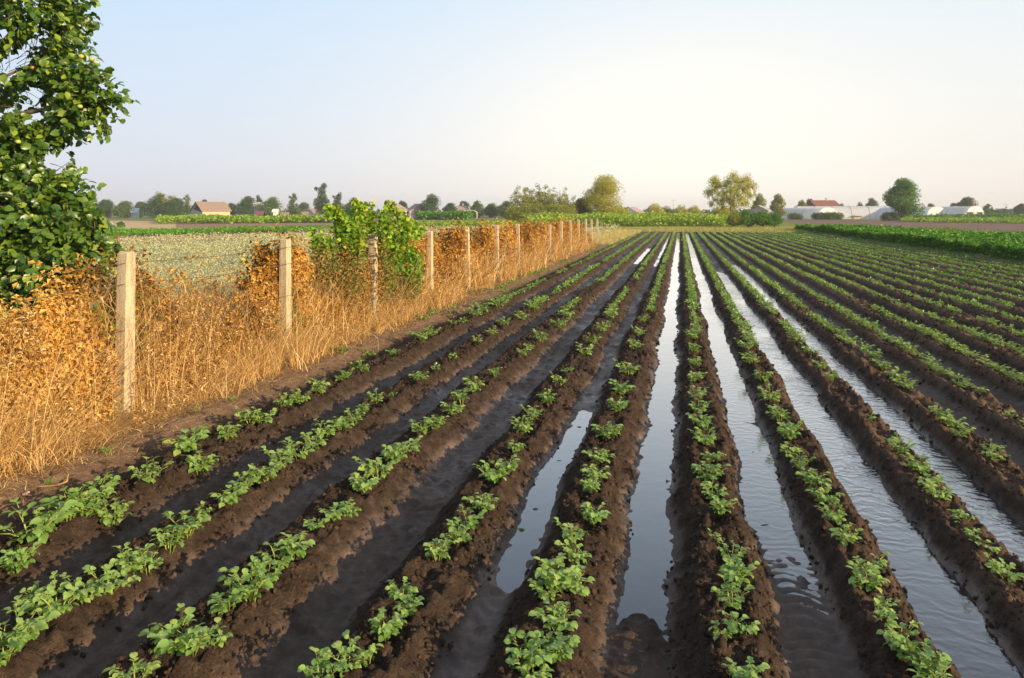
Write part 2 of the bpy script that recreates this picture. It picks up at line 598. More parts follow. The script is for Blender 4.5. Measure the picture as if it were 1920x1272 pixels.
sd = bpy.data.lights.new('sun', 'SUN')
sd.energy = 5.0
sd.angle = math.radians(0.5)
sd.color = (1.0, 0.77, 0.48)
so = bpy.data.objects.new('sun', sd)
COL.objects.link(so)
sdir = Vector((math.sin(SUN_AZ) * math.cos(SUN_EL), math.cos(SUN_AZ) * math.cos(SUN_EL), math.sin(SUN_EL)))
so.rotation_euler = sdir.to_track_quat('Z', 'Y').to_euler()
so.location = (20, -10, 20)

cd = bpy.data.cameras.new('camera')
cam = bpy.data.objects.new('camera', cd)
COL.objects.link(cam)
cd.sensor_width = 36
cd.lens = 24
cd.shift_y = -236 / 1920
cd.clip_start = 0.05
cd.clip_end = 9000
cam.location = (0, 0, H)
cam.rotation_euler = (math.pi / 2, 0, TH)
S.camera = cam
S.view_settings.view_transform = 'Standard'
S.view_settings.look = 'None'
S.view_settings.exposure = 0.75
S.view_settings.gamma = 1.0
S.cycles.max_bounces = 6
S.cycles.transparent_max_bounces = 4
S.cycles.use_denoising = True

# ------------------------------------------------------------------ field terrain
ZT = 0.052
kx = (H - 0.09) * CT
RID = [r * kx for r in (-2.07, -1.625, -1.215, -0.722, -0.335, 0.125, 0.53, 0.925, 1.29, 1.66)]
while RID[-1] < 10.6:
    RID.append(RID[-1] + 0.61)
RID = np.array(RID)
FUR = (RID[1:] + RID[:-1]) / 2          # FUR[i] is between ridge i and i+1
FEND = 63.0
FENCE_X = -4.46
XL, XR = -5.3, 11.7


def furrow_wet(i):
    return {0: .75, 1: .85, 2: .9, 3: 1, 4: 1, 5: 1, 6: 1, 7: 1, 8: .45, 9: .4}.get(i, 0.25)


WATER_Z = {3: -0.058, 4: -0.055, 5: -0.060, 6: -0.050, 7: -0.050}


def Yat(i, py):       # Y on furrow i at picture height py
    Z = F * (H + 0.07) / (py - 400.0)
    # Z = -X ST + Y CT
    return (Z + FUR[i] * ST) / CT


Y3a, Y3b = Yat(3, 1095), Yat(3, 775)
Y3c, Y3d = Yat(3, 500), Yat(3, 455)
Y4a = Yat(4, 1150)
Y5a = Yat(5, 1060)
Y6b, Y7b = Yat(6, 512), Yat(7, 498)
Y2a, Y2b = Yat(2, 492), Yat(2, 470)


def height(X, Y, detail=True):
    wob = 0.035 * fbm(X * 0.0 + 3.1, Y * 0.9, 5, 3)
    Xw = X + wob + 0.04 * fbm(X * 2.2, Y * 2.2, 11, 3)
    idx = np.clip(np.searchsorted(RID, Xw) - 1, -1, len(RID) - 1)
    left = RID[np.clip(idx, 0, len(RID) - 1)]
    right = RID[np.clip(idx + 1, 0, len(RID) - 1)]
    d = np.minimum(np.abs(Xw - left), np.abs(right - Xw))
    d = np.where(idx < 0, np.abs(RID[0] - Xw), d)
    d = np.where(idx >= len(RID) - 1, np.abs(Xw - RID[-1]), d)
    hg = np.where((idx < 0) | (idx >= len(RID) - 1), 0.31, (right - left) / 2)
    wide = np.where((idx >= 5) & (idx <= 7), 0.088, np.where((idx == 3) | (idx == 4), 0.03, 0.055))
    prof = 1 - ss(0.075, hg - wide, d)
    prof = prof - 0.10 * ss(0.0, 0.1, 0.1 - d)          # slight hollow on the crown
    fi = np.clip(idx, 0, len(FUR) - 1)
    inside = (idx >= 0) & (idx < len(RID) - 1)
    # floor level per furrow
    floor = np.full_like(X, -0.075)
    floor += 0.012 * fbm(X * 0, Y * 0.35 + fi * 7.7, 21, 3)
    def setf(i, ya, yb, level, soft=0.25):
        nonlocal floor
        k = ss(ya - soft, ya + soft, Y) * (1 - ss(yb - soft, yb + soft, Y)) * (fi == i)
        floor = floor * (1 - k) + level * k
    slant = 0.5 * (X - FUR[fi]) / 0.2
    # furrow 3: silt at the near end, pool, silt again, a last bit of water far off
    def lev(i, y0, y1, v, s):
        nonlocal floor
        k = ss(y0 - s, y0 + s, Y + slant * s) * (1 - ss(y1 - s, y1 + s, Y + slant * s)) * (fi == i)
        floor = floor * (1 - k) + v * k
    lev(3, -9, Y3a, -0.042, 0.22)
    lev(3, Y3a, Y3b, -0.085, 0.12)
    lev(3, Y3b, Y3c, -0.046, 0.5)
    lev(3, Y3c, Y3d + 40, -0.075, 1.2)
    tongue = np.exp(-((X - FUR[4] + 0.005) / 0.10) ** 4)
    lev(4, Y4a - 0.25, 90, -0.095, 0.1)
    k4 = (1 - ss(Y4a - 0.09, Y4a + 0.0, Y + 14.0 * (X - FUR[4] + 0.005) ** 2)) * (fi == 4)
    floor = floor * (1 - k4) + (-0.085 + 0.060 * tongue) * k4
    lev(5, -9, Y5a, -0.052, 0.5)
    lev(5, Y5a, 90, -0.085, 0.5)
    lev(6, -9, Y6b, -0.085, 0.8)
    lev(6, Y6b, 90, -0.035, 1.0)
    lev(7, -9, Y7b, -0.085, 0.8)
    lev(7, Y7b, 90, -0.035, 1.0)
    lev(2, Y2a, Y2b, -0.08, 1.0)
    floor = np.where(inside, floor, -0.05)
    z = floor + (ZT - floor) * np.clip(prof, 0, 1.1)
    # outside the rows: margin ground at the fence and at the crop
    zl = 0.035 + 0.03 * fbm(X * 1.2, Y * 1.2, 31, 3)
    kl = ss(RID[0] - 0.25, RID[0] - 0.62, X)
    z = z * (1 - kl) + zl * kl
    kr = ss(RID[-1] + 0.25, RID[-1] + 0.5, X)
    z = z * (1 - kr) + (0.02) * kr
    ke = np.maximum(ss(FEND - 1.5, FEND - 0.3, Y), ss(0.9, 0.5, Y))
    z = z * (1 - ke) + 0.0 * ke
    rough = np.clip(prof, 0, 1) * (1 - kl) * (1 - ke) + 0.45 * kl
    edge = prof * (1 - np.clip(prof, 0, 1)) * 4
    wetk = np.where(inside, 1.0, 0.0) * (1 - ss(0.0, 0.55, prof)) * (1 - kl) * (1 - kr)
    if detail:
        z = z + rough * (0.024 * fbm(X * 5, Y * 5, 41, 4) + 0.018 * fbm(X * 21, Y * 21, 45, 3) + 0.7 * clods(X, Y, 0.07, 51, 0.32) + 0.95 * clods(X, Y, 0.034, 61, 0.75))
        z = z + (1 - np.clip(rough * 2, 0, 1)) * 0.006 * fbm(X * 7, Y * 5, 71, 3)
        z = z + edge * (0.020 * fbm(X * 14, Y * 14, 81, 3) + 0.35 * clods(X, Y, 0.045, 91, 0.45))
        # scattered crumbs on the furrow floors
        z = z + wetk * 0.55 * clods(X, Y, 0.055, 101, 0.20)
        z = z + wetk * np.where((fi <= 3) | (fi >= 8), 1.0, 0.3) * (0.011 * fbm(X * 24, Y * 3.5, 105, 3) + 0.009 * fbm(X * 9, Y * 9, 106, 3))
        # ripple marks in the silt
        rp = np.sin((Y + 0.035 * np.sin(X * 22) + 0.09 * fbm(X * 4, Y * 3, 111, 3)) * 2 * np.pi / 0.075)
        kr_ = wetk * np.where(fi == 5, 1 - ss(Y5a, Y5a + 1.2, Y), np.where(fi == 3, 0.55 * (1 - ss(Y3a - .1, Y3a + .1, Y)), np.where(fi == 4, .6 * k4, 0.25)))
        z = z + kr_ * 0.0085 * rp
    return z, prof, inside, fi, kl, kr, ke


xs = np.concatenate([np.arange(XL, -3.7, 0.03), np.arange(-3.7, -1.5, 0.0135), np.arange(-1.5, 2.3, 0.0115),
                     np.arange(2.3, 4.6, 0.018), np.arange(4.6, XR + 0.001, 0.032)])
ys = [0.35]
while ys[-1] < FEND + 1.0:
    y = ys[-1]
    ys.append(y + (0.06 if y < 1.6 else max(0.0115, 0.0043 * y)))
ys = np.array(ys)
GX, GY = np.meshgrid(xs, ys)
GZ, prof, inside, fi, kl, kr, ke = height(GX, GY)
GZ[0, :] = -0.1; GZ[-1, :] = -0.02; GZ[:, 0] = -0.02; GZ[:, -1] = -0.02
wetv = np.vectorize(furrow_wet)(np.arange(len(FUR)))[fi] * inside * (1 - kl) * (1 - kr)
near_band = 1 - ss(-0.05, 0.01, GZ + 0.02 * fbm(GX * 6, GY * 6, 121, 3))
wet = np.clip(wetv * near_band * (0.85 + 0.5 * fbm(GX * 1.5, GY * 0.8, 131, 3)), 0, 1)
# damp side of every ridge just above the furrow
siltv = np.array([{8: .85, 9: .55, 10: .15}.get(i, 0.05) for i in range(len(FUR))])[fi] * inside * (1 - ss(0.1, 0.5, prof))
siltv = np.maximum(siltv, np.where((fi == 3) & inside, 0.6 * (1 - ss(0.0, 0.4, prof)), 0))
siltv = np.maximum(siltv, np.where((fi == 5) & inside, 0.5 * (1 - ss(0.0, 0.4, prof)) * (1 - ss(Y5a, Y5a + 1, GY)), 0))
dryv = np.clip(0.9 * kl + 0.25 * ss(0.6, 1, prof) * ss(-0.2, 0.5, fbm(GX * 2, GY * 1.2, 141, 3)) * (GX > 0) + 0.42 * ss(0.3, 1, prof) * ss(0.3, 3.0, GX), 0, 1)
ny, nx = GX.shape
I = np.arange(nx * ny).reshape(ny, nx)
Q = np.stack([I[:-1, :-1], I[:-1, 1:], I[1:, 1:], I[1:, :-1]], -1).reshape(-1, 4)
me = make_mesh('field_soil', np.stack([GX, GY, GZ], -1).reshape(-1, 3), [Q], [M['soil']], True,
               {'wet': wet.ravel(), 'silt': siltv.ravel(), 'dry': dryv.ravel()})
tag(link('field_soil', me), kind='structure')
del GX, GY, GZ, prof, wet, siltv, dryv, Q, I


def zat(x, y):
    z = height(np.array([[float(x)]]), np.array([[float(y)]]), False)[0]
    return float(z[0, 0])


def zarr(x, y):
    return height(np.asarray(x)[None], np.asarray(y)[None], False)[0][0]


# crumbs of soil lying on the ridges
def soil_clods():
    n = 60000
    y = 1.9 * (16 / 1.9) ** rng.uniform(0, 1, n)
    k = rng.integers(0, 14, n)
    off = rng.normal(0, .135, n)
    x = RID[k] + off
    px_, py_, zc_ = proj(np.stack([x, y, x * 0], 1))
    ok = (px_ > -120) & (px_ < 2040) & (zc_ > 1.5) & (vnoise(x * 4, y * 4, 151) > .35)
    x, y, zc_ = x[ok], y[ok], zc_[ok]
    n = len(x)
    z, pr = height(x[None], y[None])[:2]
    z, pr = z[0], pr[0]
    ok = (pr > .10)
    x, y, z, zc_ = x[ok], y[ok], z[ok], zc_[ok]
    n = len(x)
    g = (1 + 5 ** .5) / 2
    T = np.array([(-1, g, 0), (1, g, 0), (-1, -g, 0), (1, -g, 0), (0, -1, g), (0, 1, g), (0, -1, -g), (0, 1, -g), (g, 0, -1), (g, 0, 1), (-g, 0, -1), (-g, 0, 1)]) / 1.9
    Fi = np.array([(0, 11, 5), (0, 5, 1), (0, 1, 7), (0, 7, 10), (0, 10, 11), (1, 5, 9), (5, 11, 4), (11, 10, 2), (10, 7, 6), (7, 1, 8), (3, 9, 4), (3, 4, 2), (3, 2, 6), (3, 6, 8), (3, 8, 9), (4, 9, 5), (2, 4, 11), (6, 2, 10), (8, 6, 7), (9, 8, 1)])
    s_ = (0.0038 + 0.011 * rng.uniform(0, 1, n) ** 3.2) * np.maximum(1, (zc_ / 5) ** .5)
    V = T[None] * s_[:, None, None] * rng.uniform(.6, 1.4, (n, 12, 1)) * rng.uniform(.7, 1.3, (n, 1, 3)) + np.stack([x, y, z + s_ * .35], 1)[:, None]
    fs = (Fi[None] + (np.arange(n) * 12)[:, None, None]).reshape(-1, 3)
    me = make_mesh('soil_clods', V.reshape(-1, 3), [fs], [M['soil']], True, {'wet': np.zeros(n * 12), 'silt': np.zeros(n * 12), 'dry': np.repeat(rng.uniform(0, .22, n), 12)})
    tag(link('soil_clods', me), 'brown crumbs and clods of loose earth strewn over the ridges', 'soil', kind='stuff')


soil_clods()

# ------------------------------------------------------------------ water in the furrows
def water(i, ya, yb, z, m, half=0.20):
    n = max(2, int((yb - ya) / 0.5))
    yy = np.linspace(ya, yb, n)
    xx = np.linspace(-half, half, 5)
    A, B = np.meshgrid(xx, yy)
    V = np.stack([FUR[i] + A, B, np.full_like(A, z)], -1).reshape(-1, 3)
    I = np.arange(A.size).reshape(A.shape)
    Q = np.stack([I[:-1, :-1], I[:-1, 1:], I[1:, 1:], I[1:, :-1]], -1).reshape(-1, 4)
    o = link('furrow_water', make_mesh('furrow_water', V, [Q], [m], True))
    return tag(o, kind='structure')


water(2, Y2a - 1, Y2b + 1.5, -0.062, M['water_calm'])
water(3, Y3a - 0.35, Y3b + 0.5, -0.062, M['water_calm'])
water(3, Y3c - 1, FEND - 3, -0.064, M['water_calm'])
water(4, 1.0, FEND - 1.5, -0.058, M['water_calm'])
water(5, Y5a - 0.7, FEND - 1.5, -0.064, M['water_soft'])
water(6, 1.0, Y6b + 1.0, -0.052, M['water_flow'])
water(7, 1.0, Y7b + 1.0, -0.052, M['water_flow'])

# ------------------------------------------------------------------ the land around (one sheet to the horizon)
def ground_mat():
    m, nt = mat('far_ground')
    pos = geo_pos(nt)
    a = noise(nt, 0.012, 4, vec=geo_pos(nt, 1, 0.35, 1))
    b = noise(nt, 1.7, 6, 0.7, vec=pos)
    c = ramp(nt, a, [(0.35, (0.10, 0.16, 0.035)), (0.5, (0.16, 0.20, 0.05)), (0.62, (0.22, 0.17, 0.09))])
    c = mixc(nt, 0.35, c, ramp(nt, b, [(0.3, (0.05, 0.06, 0.02)), (0.7, (0.30, 0.27, 0.12))]))
    out_(nt, principled(nt, c, 0.95, bump(nt, b, 0.6, 0.05), 0.1))
    return m


M['ground'] = ground_mat()
gx_ = np.array([-1950, -1500, -400, -120, -40, XL - 0.02, XL, XR, XR + 0.02, 40, 120, 400, 1500, 1950], float)
gy_ = np.array([-900, -200, -30, 0.33, 0.35, FEND + 0.9, FEND + 0.95, 120, 250, 600, 1500, 1950], float)
A, B = np.meshgrid(gx_, gy_)
ins = (A >= XL - 1e-6) & (A <= XR + 1e-6) & (B >= 0.35 - 1e-6) & (B <= FEND + 0.91)
Z = np.where(ins, -0.30, -0.012)
I = np.arange(A.size).reshape(A.shape)
Q = np.stack([I[:-1, :-1], I[:-1, 1:], I[1:, 1:], I[1:, :-1]], -1).reshape(-1, 4)
tag(link('ground', make_mesh('ground', np.stack([A, B, Z], -1).reshape(-1, 3), [Q], [M['ground']])), kind='structure')


def field_mat(name, lo, hi, scale=3.0, stripes=0.0):
    m, nt = mat(name)
    pos = geo_pos(nt)
    n = noise(nt, scale, 6, 0.7, vec=pos)
    n2 = noise(nt, scale * 0.08, 3, vec=pos)
    c = ramp(nt, math_(nt, 'ADD', math_(nt, 'MULTIPLY', n, 0.6), math_(nt, 'MULTIPLY', n2, 0.4)), [(0.35, lo), (0.65, hi)])
    out_(nt, principled(nt, c, 0.95, bump(nt, n, 0.7, 0.06), 0.1))
    return m


def strip(name, poly, m, z):
    """flat field piece, poly = list of ground points (x, y)"""
    V = [(p[0], p[1], z) for p in poly]
    me = bpy.data.meshes.new(name)
    me.from_pydata(V, [], [tuple(range(len(V)))])
    me.materials.append(m)
    return tag(link(name, me), kind='structure')


def gp(*pp):
    return [tuple(P(a, b)[:2]) for a, b in pp]


M['f_brown'] = field_mat('ploughed_soil', (0.22, 0.125, 0.085), (0.36, 0.235, 0.165), 2)
M['f_tan'] = field_mat('stubble', (0.36, 0.25, 0.13), (0.62, 0.47, 0.26), 1)
M['f_purple'] = field_mat('bare_plot', (0.13, 0.085, 0.068), (0.24, 0.165, 0.13), 2)
M['f_grass'] = field_mat('grass_verge', (0.10, 0.17, 0.03), (0.22, 0.27, 0.06), 3)
M['f_pale'] = field_mat('pale_crop_soil', (0.24, 0.25, 0.13), (0.38, 0.37, 0.20), 5)
M['f_under'] = field_mat('crop_soil', (0.07, 0.06, 0.04), (0.16, 0.14, 0.10), 4)

# left of the fence, from near to far
strip('crop_plot', [(XL + 0.0, -4), (XL + 0.0, 66), (-6, 75)] + gp((1170, 428), (900, 429), (640, 440), (300, 455), (-600, 492)) + [(-40, -4)], M['f_pale'], -0.006)
strip('dirt_track', gp((1180, 424), (1180, 428), (900, 429), (640, 440), (300, 455), (-600, 492), (-600, 470), (300, 440), (640, 432), (900, 424)), M['f_brown'], -0.002)
strip('stubble_plot', gp((-600, 460), (300, 432), (640, 426), (700, 421), (400, 418), (230, 414), (-400, 416)), M['f_tan'], 0.002)
strip('ploughed_plot', gp((330, 428), (640, 423.5), (900, 419.5), (1180, 418), (1180, 414), (900, 413.5), (640, 416), (330, 417)), M['f_brown'], 0.006)
# right of the rows
strip('crop_plot', [(XR, -4), (XR, 76), (19.5, 76), (19.5, -4)], M['f_under'], -0.006)
strip('bare_plot', gp((1465, 430), (1465, 413), (1700, 413), (1790, 416), (1930, 419), (2300, 424), (2300, 470), (1920, 444), (1700, 436)), M['f_purple'], -0.002)
strip('grass_verge', [(XL, FEND + 0.6), (XR + 0.2, FEND + 0.6)] + gp((1500, 424), (1465, 414), (1120, 414), (1120, 427)), M['f_grass'], 0.004)

# ------------------------------------------------------------------ potato plants
def potato_parts(seed, nst=6, lod=0):
    r = np.random.default_rng(seed)
    stem = MB()
    pos, yd, zd, sz, val = [], [], [], [], []
    for k in range(nst):
        a = 2 * math.pi * (k + r.uniform(-.3, .3)) / nst
        L = r.uniform(0.06, 0.125) * (0.75 if k % 3 == 0 else 1)
        out = r.uniform(0.25, 1.0) * 0.8
        d = np.array([math.cos(a) * out, math.sin(a) * out, 1.0])
        d /= np.linalg.norm(d)
        b = np.array([math.cos(a), math.sin(a), 0]) * 0.012
        pts = [b, b + d * L * 0.5, b + d * L * 0.85 + np.array([math.cos(a), math.sin(a), 0]) * 0.012, b + d * L + np.array([math.cos(a), math.sin(a), 0]) * 0.03]
        stem.tube([p + [0, 0, -0.015 if i == 0 else 0] for i, p in enumerate(pts)], [0.0035, 0.003, 0.0022, 0.0012], 5, r.uniform(0, 1))
        nl = r.integers(5, 7)
        for j in range(nl):
            t = 0.35 + 0.65 * (j + r.uniform(-.2, .2)) / (nl - 1)
            t = min(max(t, .25), 1)
            base = b + d * L * t
            q = a + (r.uniform(-2.4, 2.4) if j < nl - 1 else r.uniform(-.5, .5))
            up = r.uniform(0.05, 0.8) if t > .6 else r.uniform(-.1, .35)
            dd = np.array([math.cos(q), math.sin(q), up])
            dd /= np.linalg.norm(dd)
            pl = r.uniform(0.018, 0.034)
            tip = base + dd * pl
            stem.tube([base, base + dd * pl * 0.5 + [0, 0, 0.003], tip], [0.0018, 0.0014, 0.001], 3, 0.6)
            # terminal leaflet and a pair of side leaflets
            for m_, (off, da, s0) in enumerate(((1.0, 0.0, 1.0), (0.62, 1.1, 0.66), (0.62, -1.1, 0.66))):
                if m_ and r.random() < 0.25: continue
                qq = q + da + r.uniform(-.25, .25)
                e = np.array([math.cos(qq), math.sin(qq), up * 0.7 + r.uniform(-.25, .25)])
                pos.append(base + dd * pl * off)
                yd.append(e)
                nrm = np.array([r.uniform(-.45, .45), r.uniform(-.45, .45), 1.0])
                zd.append(nrm)
                sz.append(s0 * r.uniform(0.026, 0.041) * (0.8 + 0.3 * t))
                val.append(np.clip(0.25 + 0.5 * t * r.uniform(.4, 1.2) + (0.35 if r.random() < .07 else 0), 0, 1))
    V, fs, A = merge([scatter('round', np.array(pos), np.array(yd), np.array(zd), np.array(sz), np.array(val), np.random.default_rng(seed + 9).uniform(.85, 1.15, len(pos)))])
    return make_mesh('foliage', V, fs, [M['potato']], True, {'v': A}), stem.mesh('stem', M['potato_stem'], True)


PROTO = [potato_parts(100 + k, n) for k, n in enumerate((6, 7, 5, 8, 6, 7, 9, 4, 3, 6))]
SMALL, BIG = [7, 8, 2], [3, 5, 6, 1, 0, 4, 9]

man = {
 0: [(30,1030,70),(62,985,105),(95,965,60),(128,950,95),(165,945,60),(188,915,75),(212,935,70),(276,885,68),(350,825,75),(372,850,70),(427,808,52),(470,778,48),(492,780,45),(535,750,36),(562,742,40),(598,722,44),(640,705,26),(650,697,28),(680,687,30),(738,658,24),(790,628,36),(812,620,28),(850,603,20),(868,597,18),(892,584,30),(905,578,34),(935,565,36)],
 1: [(8,1210,80),(38,1175,95),(75,1120,70),(108,1125,85),(160,1100,80),(205,1080,78),(240,1050,60),(275,1040,70),(318,1005,75),(350,980,75),(375,965,45),(430,925,62),(455,900,60),(490,885,62),(528,860,62),(560,840,60),(590,825,50),(612,800,50),(640,790,45),(665,780,40),(680,762,34),(706,742,34),(738,735,16),(786,703,34),(818,685,18),(850,663,18),(895,635,22),(922,620,24),(945,603,26),(975,590,28),(1000,574,28)],
 2: [(255,1262,90),(325,1185,105),(362,1200,70),(400,1185,55),(430,1115,80),(470,1095,100),(502,1070,60),(520,1035,70),(552,1020,70),(590,975,36),(628,955,55),(655,945,45),(680,900,62),(708,875,66),(740,850,60),(768,832,48),(790,800,50),(815,792,42),(848,765,42),(865,742,42),(888,722,42),(928,697,26),(980,658,26),(992,648,22),(1015,628,34),(1048,602,30),(1065,586,30)],
 3: [(600,1255,75),(655,1225,80),(690,1225,50),(722,1168,75),(755,1105,60),(765,1130,50),(820,1028,62),(862,995,60),(880,968,52),(905,935,56),(925,882,62),(950,872,50),(965,835,38),(980,795,46),(1000,772,42),(1025,742,34),(1047,710,30),(1065,692,26),(1095,655,34),(1112,636,30),(1130,612,34),(1148,588,30)],
 4: [(990,1220,90),(1040,1205,85),(1000,1255,70),(1045,1150,80),(1025,1100,60),(1040,1070,90),(1070,1080,80),(1078,1030,60),(1072,995,60),(1112,958,60),(1108,905,42),(1115,880,52),(1125,850,50),(1142,805,54),(1158,755,46),(1165,725,44),(1178,688,44),(1190,645,30),(1198,620,28),(1206,595,28)],
 5: [(1400,1250,80),(1355,1175,50),(1395,1165,60),(1372,1110,64),(1378,1070,66),(1340,1005,34),(1372,1030,52),(1350,945,48),(1334,915,50),(1328,880,62),(1335,850,40),(1322,815,48),(1316,785,44),(1310,760,36),(1308,735,38),(1303,705,34),(1302,678,30),(1300,652,30),(1297,625,28)],
 6: [(1755,1262,80),(1725,1225,85),(1690,1195,75),(1660,1160,60),(1655,1125,40),(1625,1075,72),(1640,1050,50),(1590,1000,58),(1565,960,50),(1545,925,56),(1525,890,56),(1500,865,44),(1478,835,44),(1480,805,50),(1462,775,46),(1445,740,46),(1430,705,42),(1410,672,38),(1398,645,34)],
 7: [(1885,1062,56),(1850,1015,46),(1828,995,40),(1808,965,46),(1762,918,52),(1740,895,40),(1722,868,50),(1690,832,46),(1672,822,30),(1630,782,26),(1560,702,28),(1540,680,30),(1520,655,34),(1500,635,30)],
 8: [(1865,848,40),(1855,835,30),(1808,805,44),(1785,785,44),(1762,768,40),(1700,715,40),(1680,700,36),(1655,680,34),(1640,662,30),(1618,648,30)],
}
plants = []          # (x, y, width, row)
for r_, L in man.items():
    for (px, py, wp) in L:
        py2 = py + 0.22 * wp
        p = P(px, py2, 0.08)
        Zc = F * (H - 0.08) / (py2 - 400)
        plants.append((p[0], p[1], wp * Zc / F * 1.04, r_))
last = {}
for (x, y, w_, r_) in plants:
    last[r_] = max(last.get(r_, 0), y)
for r_ in range(len(RID)):
    y = last.get(r_, 0.0) + 0.3
    if r_ not in last:
        y = 3.2
    dens = 0.82 if r_ < 5 else 0.93
    while y < FEND - 1.6:
        gap = vnoise(np.array([y * 0.9]), np.array([r_ * 5.3]), 300)[0]
        wmul = 0.75 + 0.5 * vnoise(np.array([y * 0.5]), np.array([r_ * 3.3]), 301)[0]
        if y > 24 or gap < dens * 0.9 + 0.0:
            plants.append((RID[r_] + 0.02 + rng.normal(0, 0.022), y, rng.uniform(0.12, 0.185) * wmul * (1.0 if r_ < 12 else 0.9), r_))
        y += rng.uniform(0.13, 0.24) * (1.0 if y < 25 else 1.15)
plants = np.array(plants)
pz = zarr(plants[:, 0], plants[:, 1])
px, py, zc = proj(np.stack([plants[:, 0], plants[:, 1], pz + 0.05], 1))
vis = (px > -20) & (px < 1950) & (py < 1330) & (zc > 0)
order = np.argsort(-np.where(vis, plants[:, 2] / zc, -1))
near_ids = order[:296]
ORD = ['first', 'second', 'third', 'fourth', 'fifth', 'sixth', 'seventh', 'eighth', 'ninth', 'tenth', 'eleventh', 'twelfth', 'thirteenth',
       'fourteenth', 'fifteenth', 'sixteenth', 'seventeenth', 'eighteenth', 'nineteenth']
TENS = {20: ('twentieth', 'twenty'), 30: ('thirtieth', 'thirty'), 40: ('fortieth', 'forty'), 50: ('fiftieth', 'fifty')}


def ordinal(n):
    if n <= 19: return ORD[n - 1]
    t = n // 10 * 10
    return TENS[t][0] if n == t else TENS[t][1] + '-' + ORD[n - t - 1]


ROWN = ['row beside fence weeds', 'second row from fence', 'third row from fence', 'row between mud and short pool',
        'row between short pool and calm water', 'row between calm and brown rippled water',
        'row between two rippled water furrows', 'row between last two water furrows', 'row past outermost water furrow',
        'second dry row past water', 'third dry row past water', 'fourth dry row past water', 'fifth dry row past water',
        'sixth dry row past water', 'seventh dry row past water', 'eighth dry row past water']
rows = {}
for i in near_ids:
    rows.setdefault(int(plants[i, 3]), []).append(i)
for r_, ids in rows.items():
    ids.sort(key=lambda i: plants[i, 1])
    for n_, i in enumerate(ids):
        x, y, w_, _ = plants[i]
        small = w_ < 0.135
        k = random.choice(SMALL if small else BIG)
        nominal = 0.20
        s = w_ / nominal * (1.12 if small else 1.0)
        size = 'tiny' if w_ < 0.105 else 'small' if w_ < 0.14 else 'bushy' if w_ > 0.205 else 'leafy'
        o = empty('potato_plant', (x, y, zat(x, y) + 0.012), '%s potato plant, %s from near end of %s' % (size, ordinal(n_ + 1), ROWN[min(r_, 15)]),
                  'potato plant', 'young potato plants along the ridges', rng.uniform(0, 6.28))
        o.scale = (s, s, s * random.uniform(.9, 1.1))
        o.rotation_euler = (random.uniform(-.1, .1), random.uniform(-.1, .1), o.rotation_euler[2])
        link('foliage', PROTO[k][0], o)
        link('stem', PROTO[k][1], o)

# the rest of the rows: too many to single out
far = np.setdiff1d(np.arange(len(plants)), near_ids)
far = far[(zc[far] > 2.0) & (px[far] > -700) & (px[far] < 2700)]
parts = []
for lo, hi, nl, sz, kind in ((0, 14, 46, 0.042, 'round'), (14, 24, 26, 0.052, 'fold'), (24, 40, 14, 0.065, 'fold'), (40, 90, 7, 0.095, 'fold')):
    ids = far[(zc[far] >= lo) & (zc[far] < hi)]
    if not len(ids): continue
    n = len(ids) * nl
    c = np.repeat(np.stack([plants[ids, 0], plants[ids, 1], pz[ids] + 0.015], 1), nl, 0)
    sc = np.repeat(plants[ids, 2] / 0.2, nl)
    d = rdir(n, 0.05, 1.0)
    rr = rng.uniform(0.35, 1.0, n)
    pos = c + d * (np.array([[0.085, 0.085, 0.10]]) * (rr * sc)[:, None])
    yd = d * [1, 1, 0.3] + rdir(n) * 0.5
    zd = rdir(n, 0.2, 1) + [0, 0, 0.7]
    parts.append(scatter(kind, pos, yd, zd, sz * sc * rng.uniform(.7, 1.25, n), np.clip(rng.normal(0.55, 0.2, n), 0, 1)))
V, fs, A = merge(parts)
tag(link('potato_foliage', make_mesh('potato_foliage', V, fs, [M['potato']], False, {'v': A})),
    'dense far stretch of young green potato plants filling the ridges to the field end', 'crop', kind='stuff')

# little weeds among the outer rows and at the fence margin
n = 5200
wx = rng.uniform(5.0, XR - 0.2, n)
wy = rng.uniform(0, 1, n) ** 0.8 * 50 + 9
k = vnoise(wx * .6, wy * .25, 401) > 0.42
wx, wy = wx[k], wy[k]
c = np.repeat(np.stack([wx, wy, zarr(wx, wy) + 0.01], 1), 4, 0)
m_ = len(c)
d = rdir(m_, 0.2, 1)
parts = [scatter('fold', c + d * 0.03, d, rdir(m_, .2, 1), rng.uniform(.035, .075, m_), rng.uniform(0.1, .7, m_))]
wy = rng.uniform(3, 45, 700)
wx = -3.75 + rng.normal(0, .22, 700) - 0.1
k = vnoise(wx * 2, wy * .8, 402) > 0.5
wx, wy = wx[k], wy[k]
c = np.repeat(np.stack([wx, wy, zarr(wx, wy) + 0.01], 1), 7, 0)
m_ = len(c)
d = rdir(m_, 0.1, 1)
parts.append(scatter('fold', c + d * 0.02, d, rdir(m_, .2, 1), rng.uniform(.02, .045, m_), rng.uniform(0.3, 1, m_)))
V, fs, A = merge(parts)
tag(link('weed_ground_cover', make_mesh('weed_ground_cover', V, fs, [M['greencrop']], False, {'v': A})),
    'low green weeds sprinkled between the outer rows and along the fence margin', 'weeds', kind='stuff')

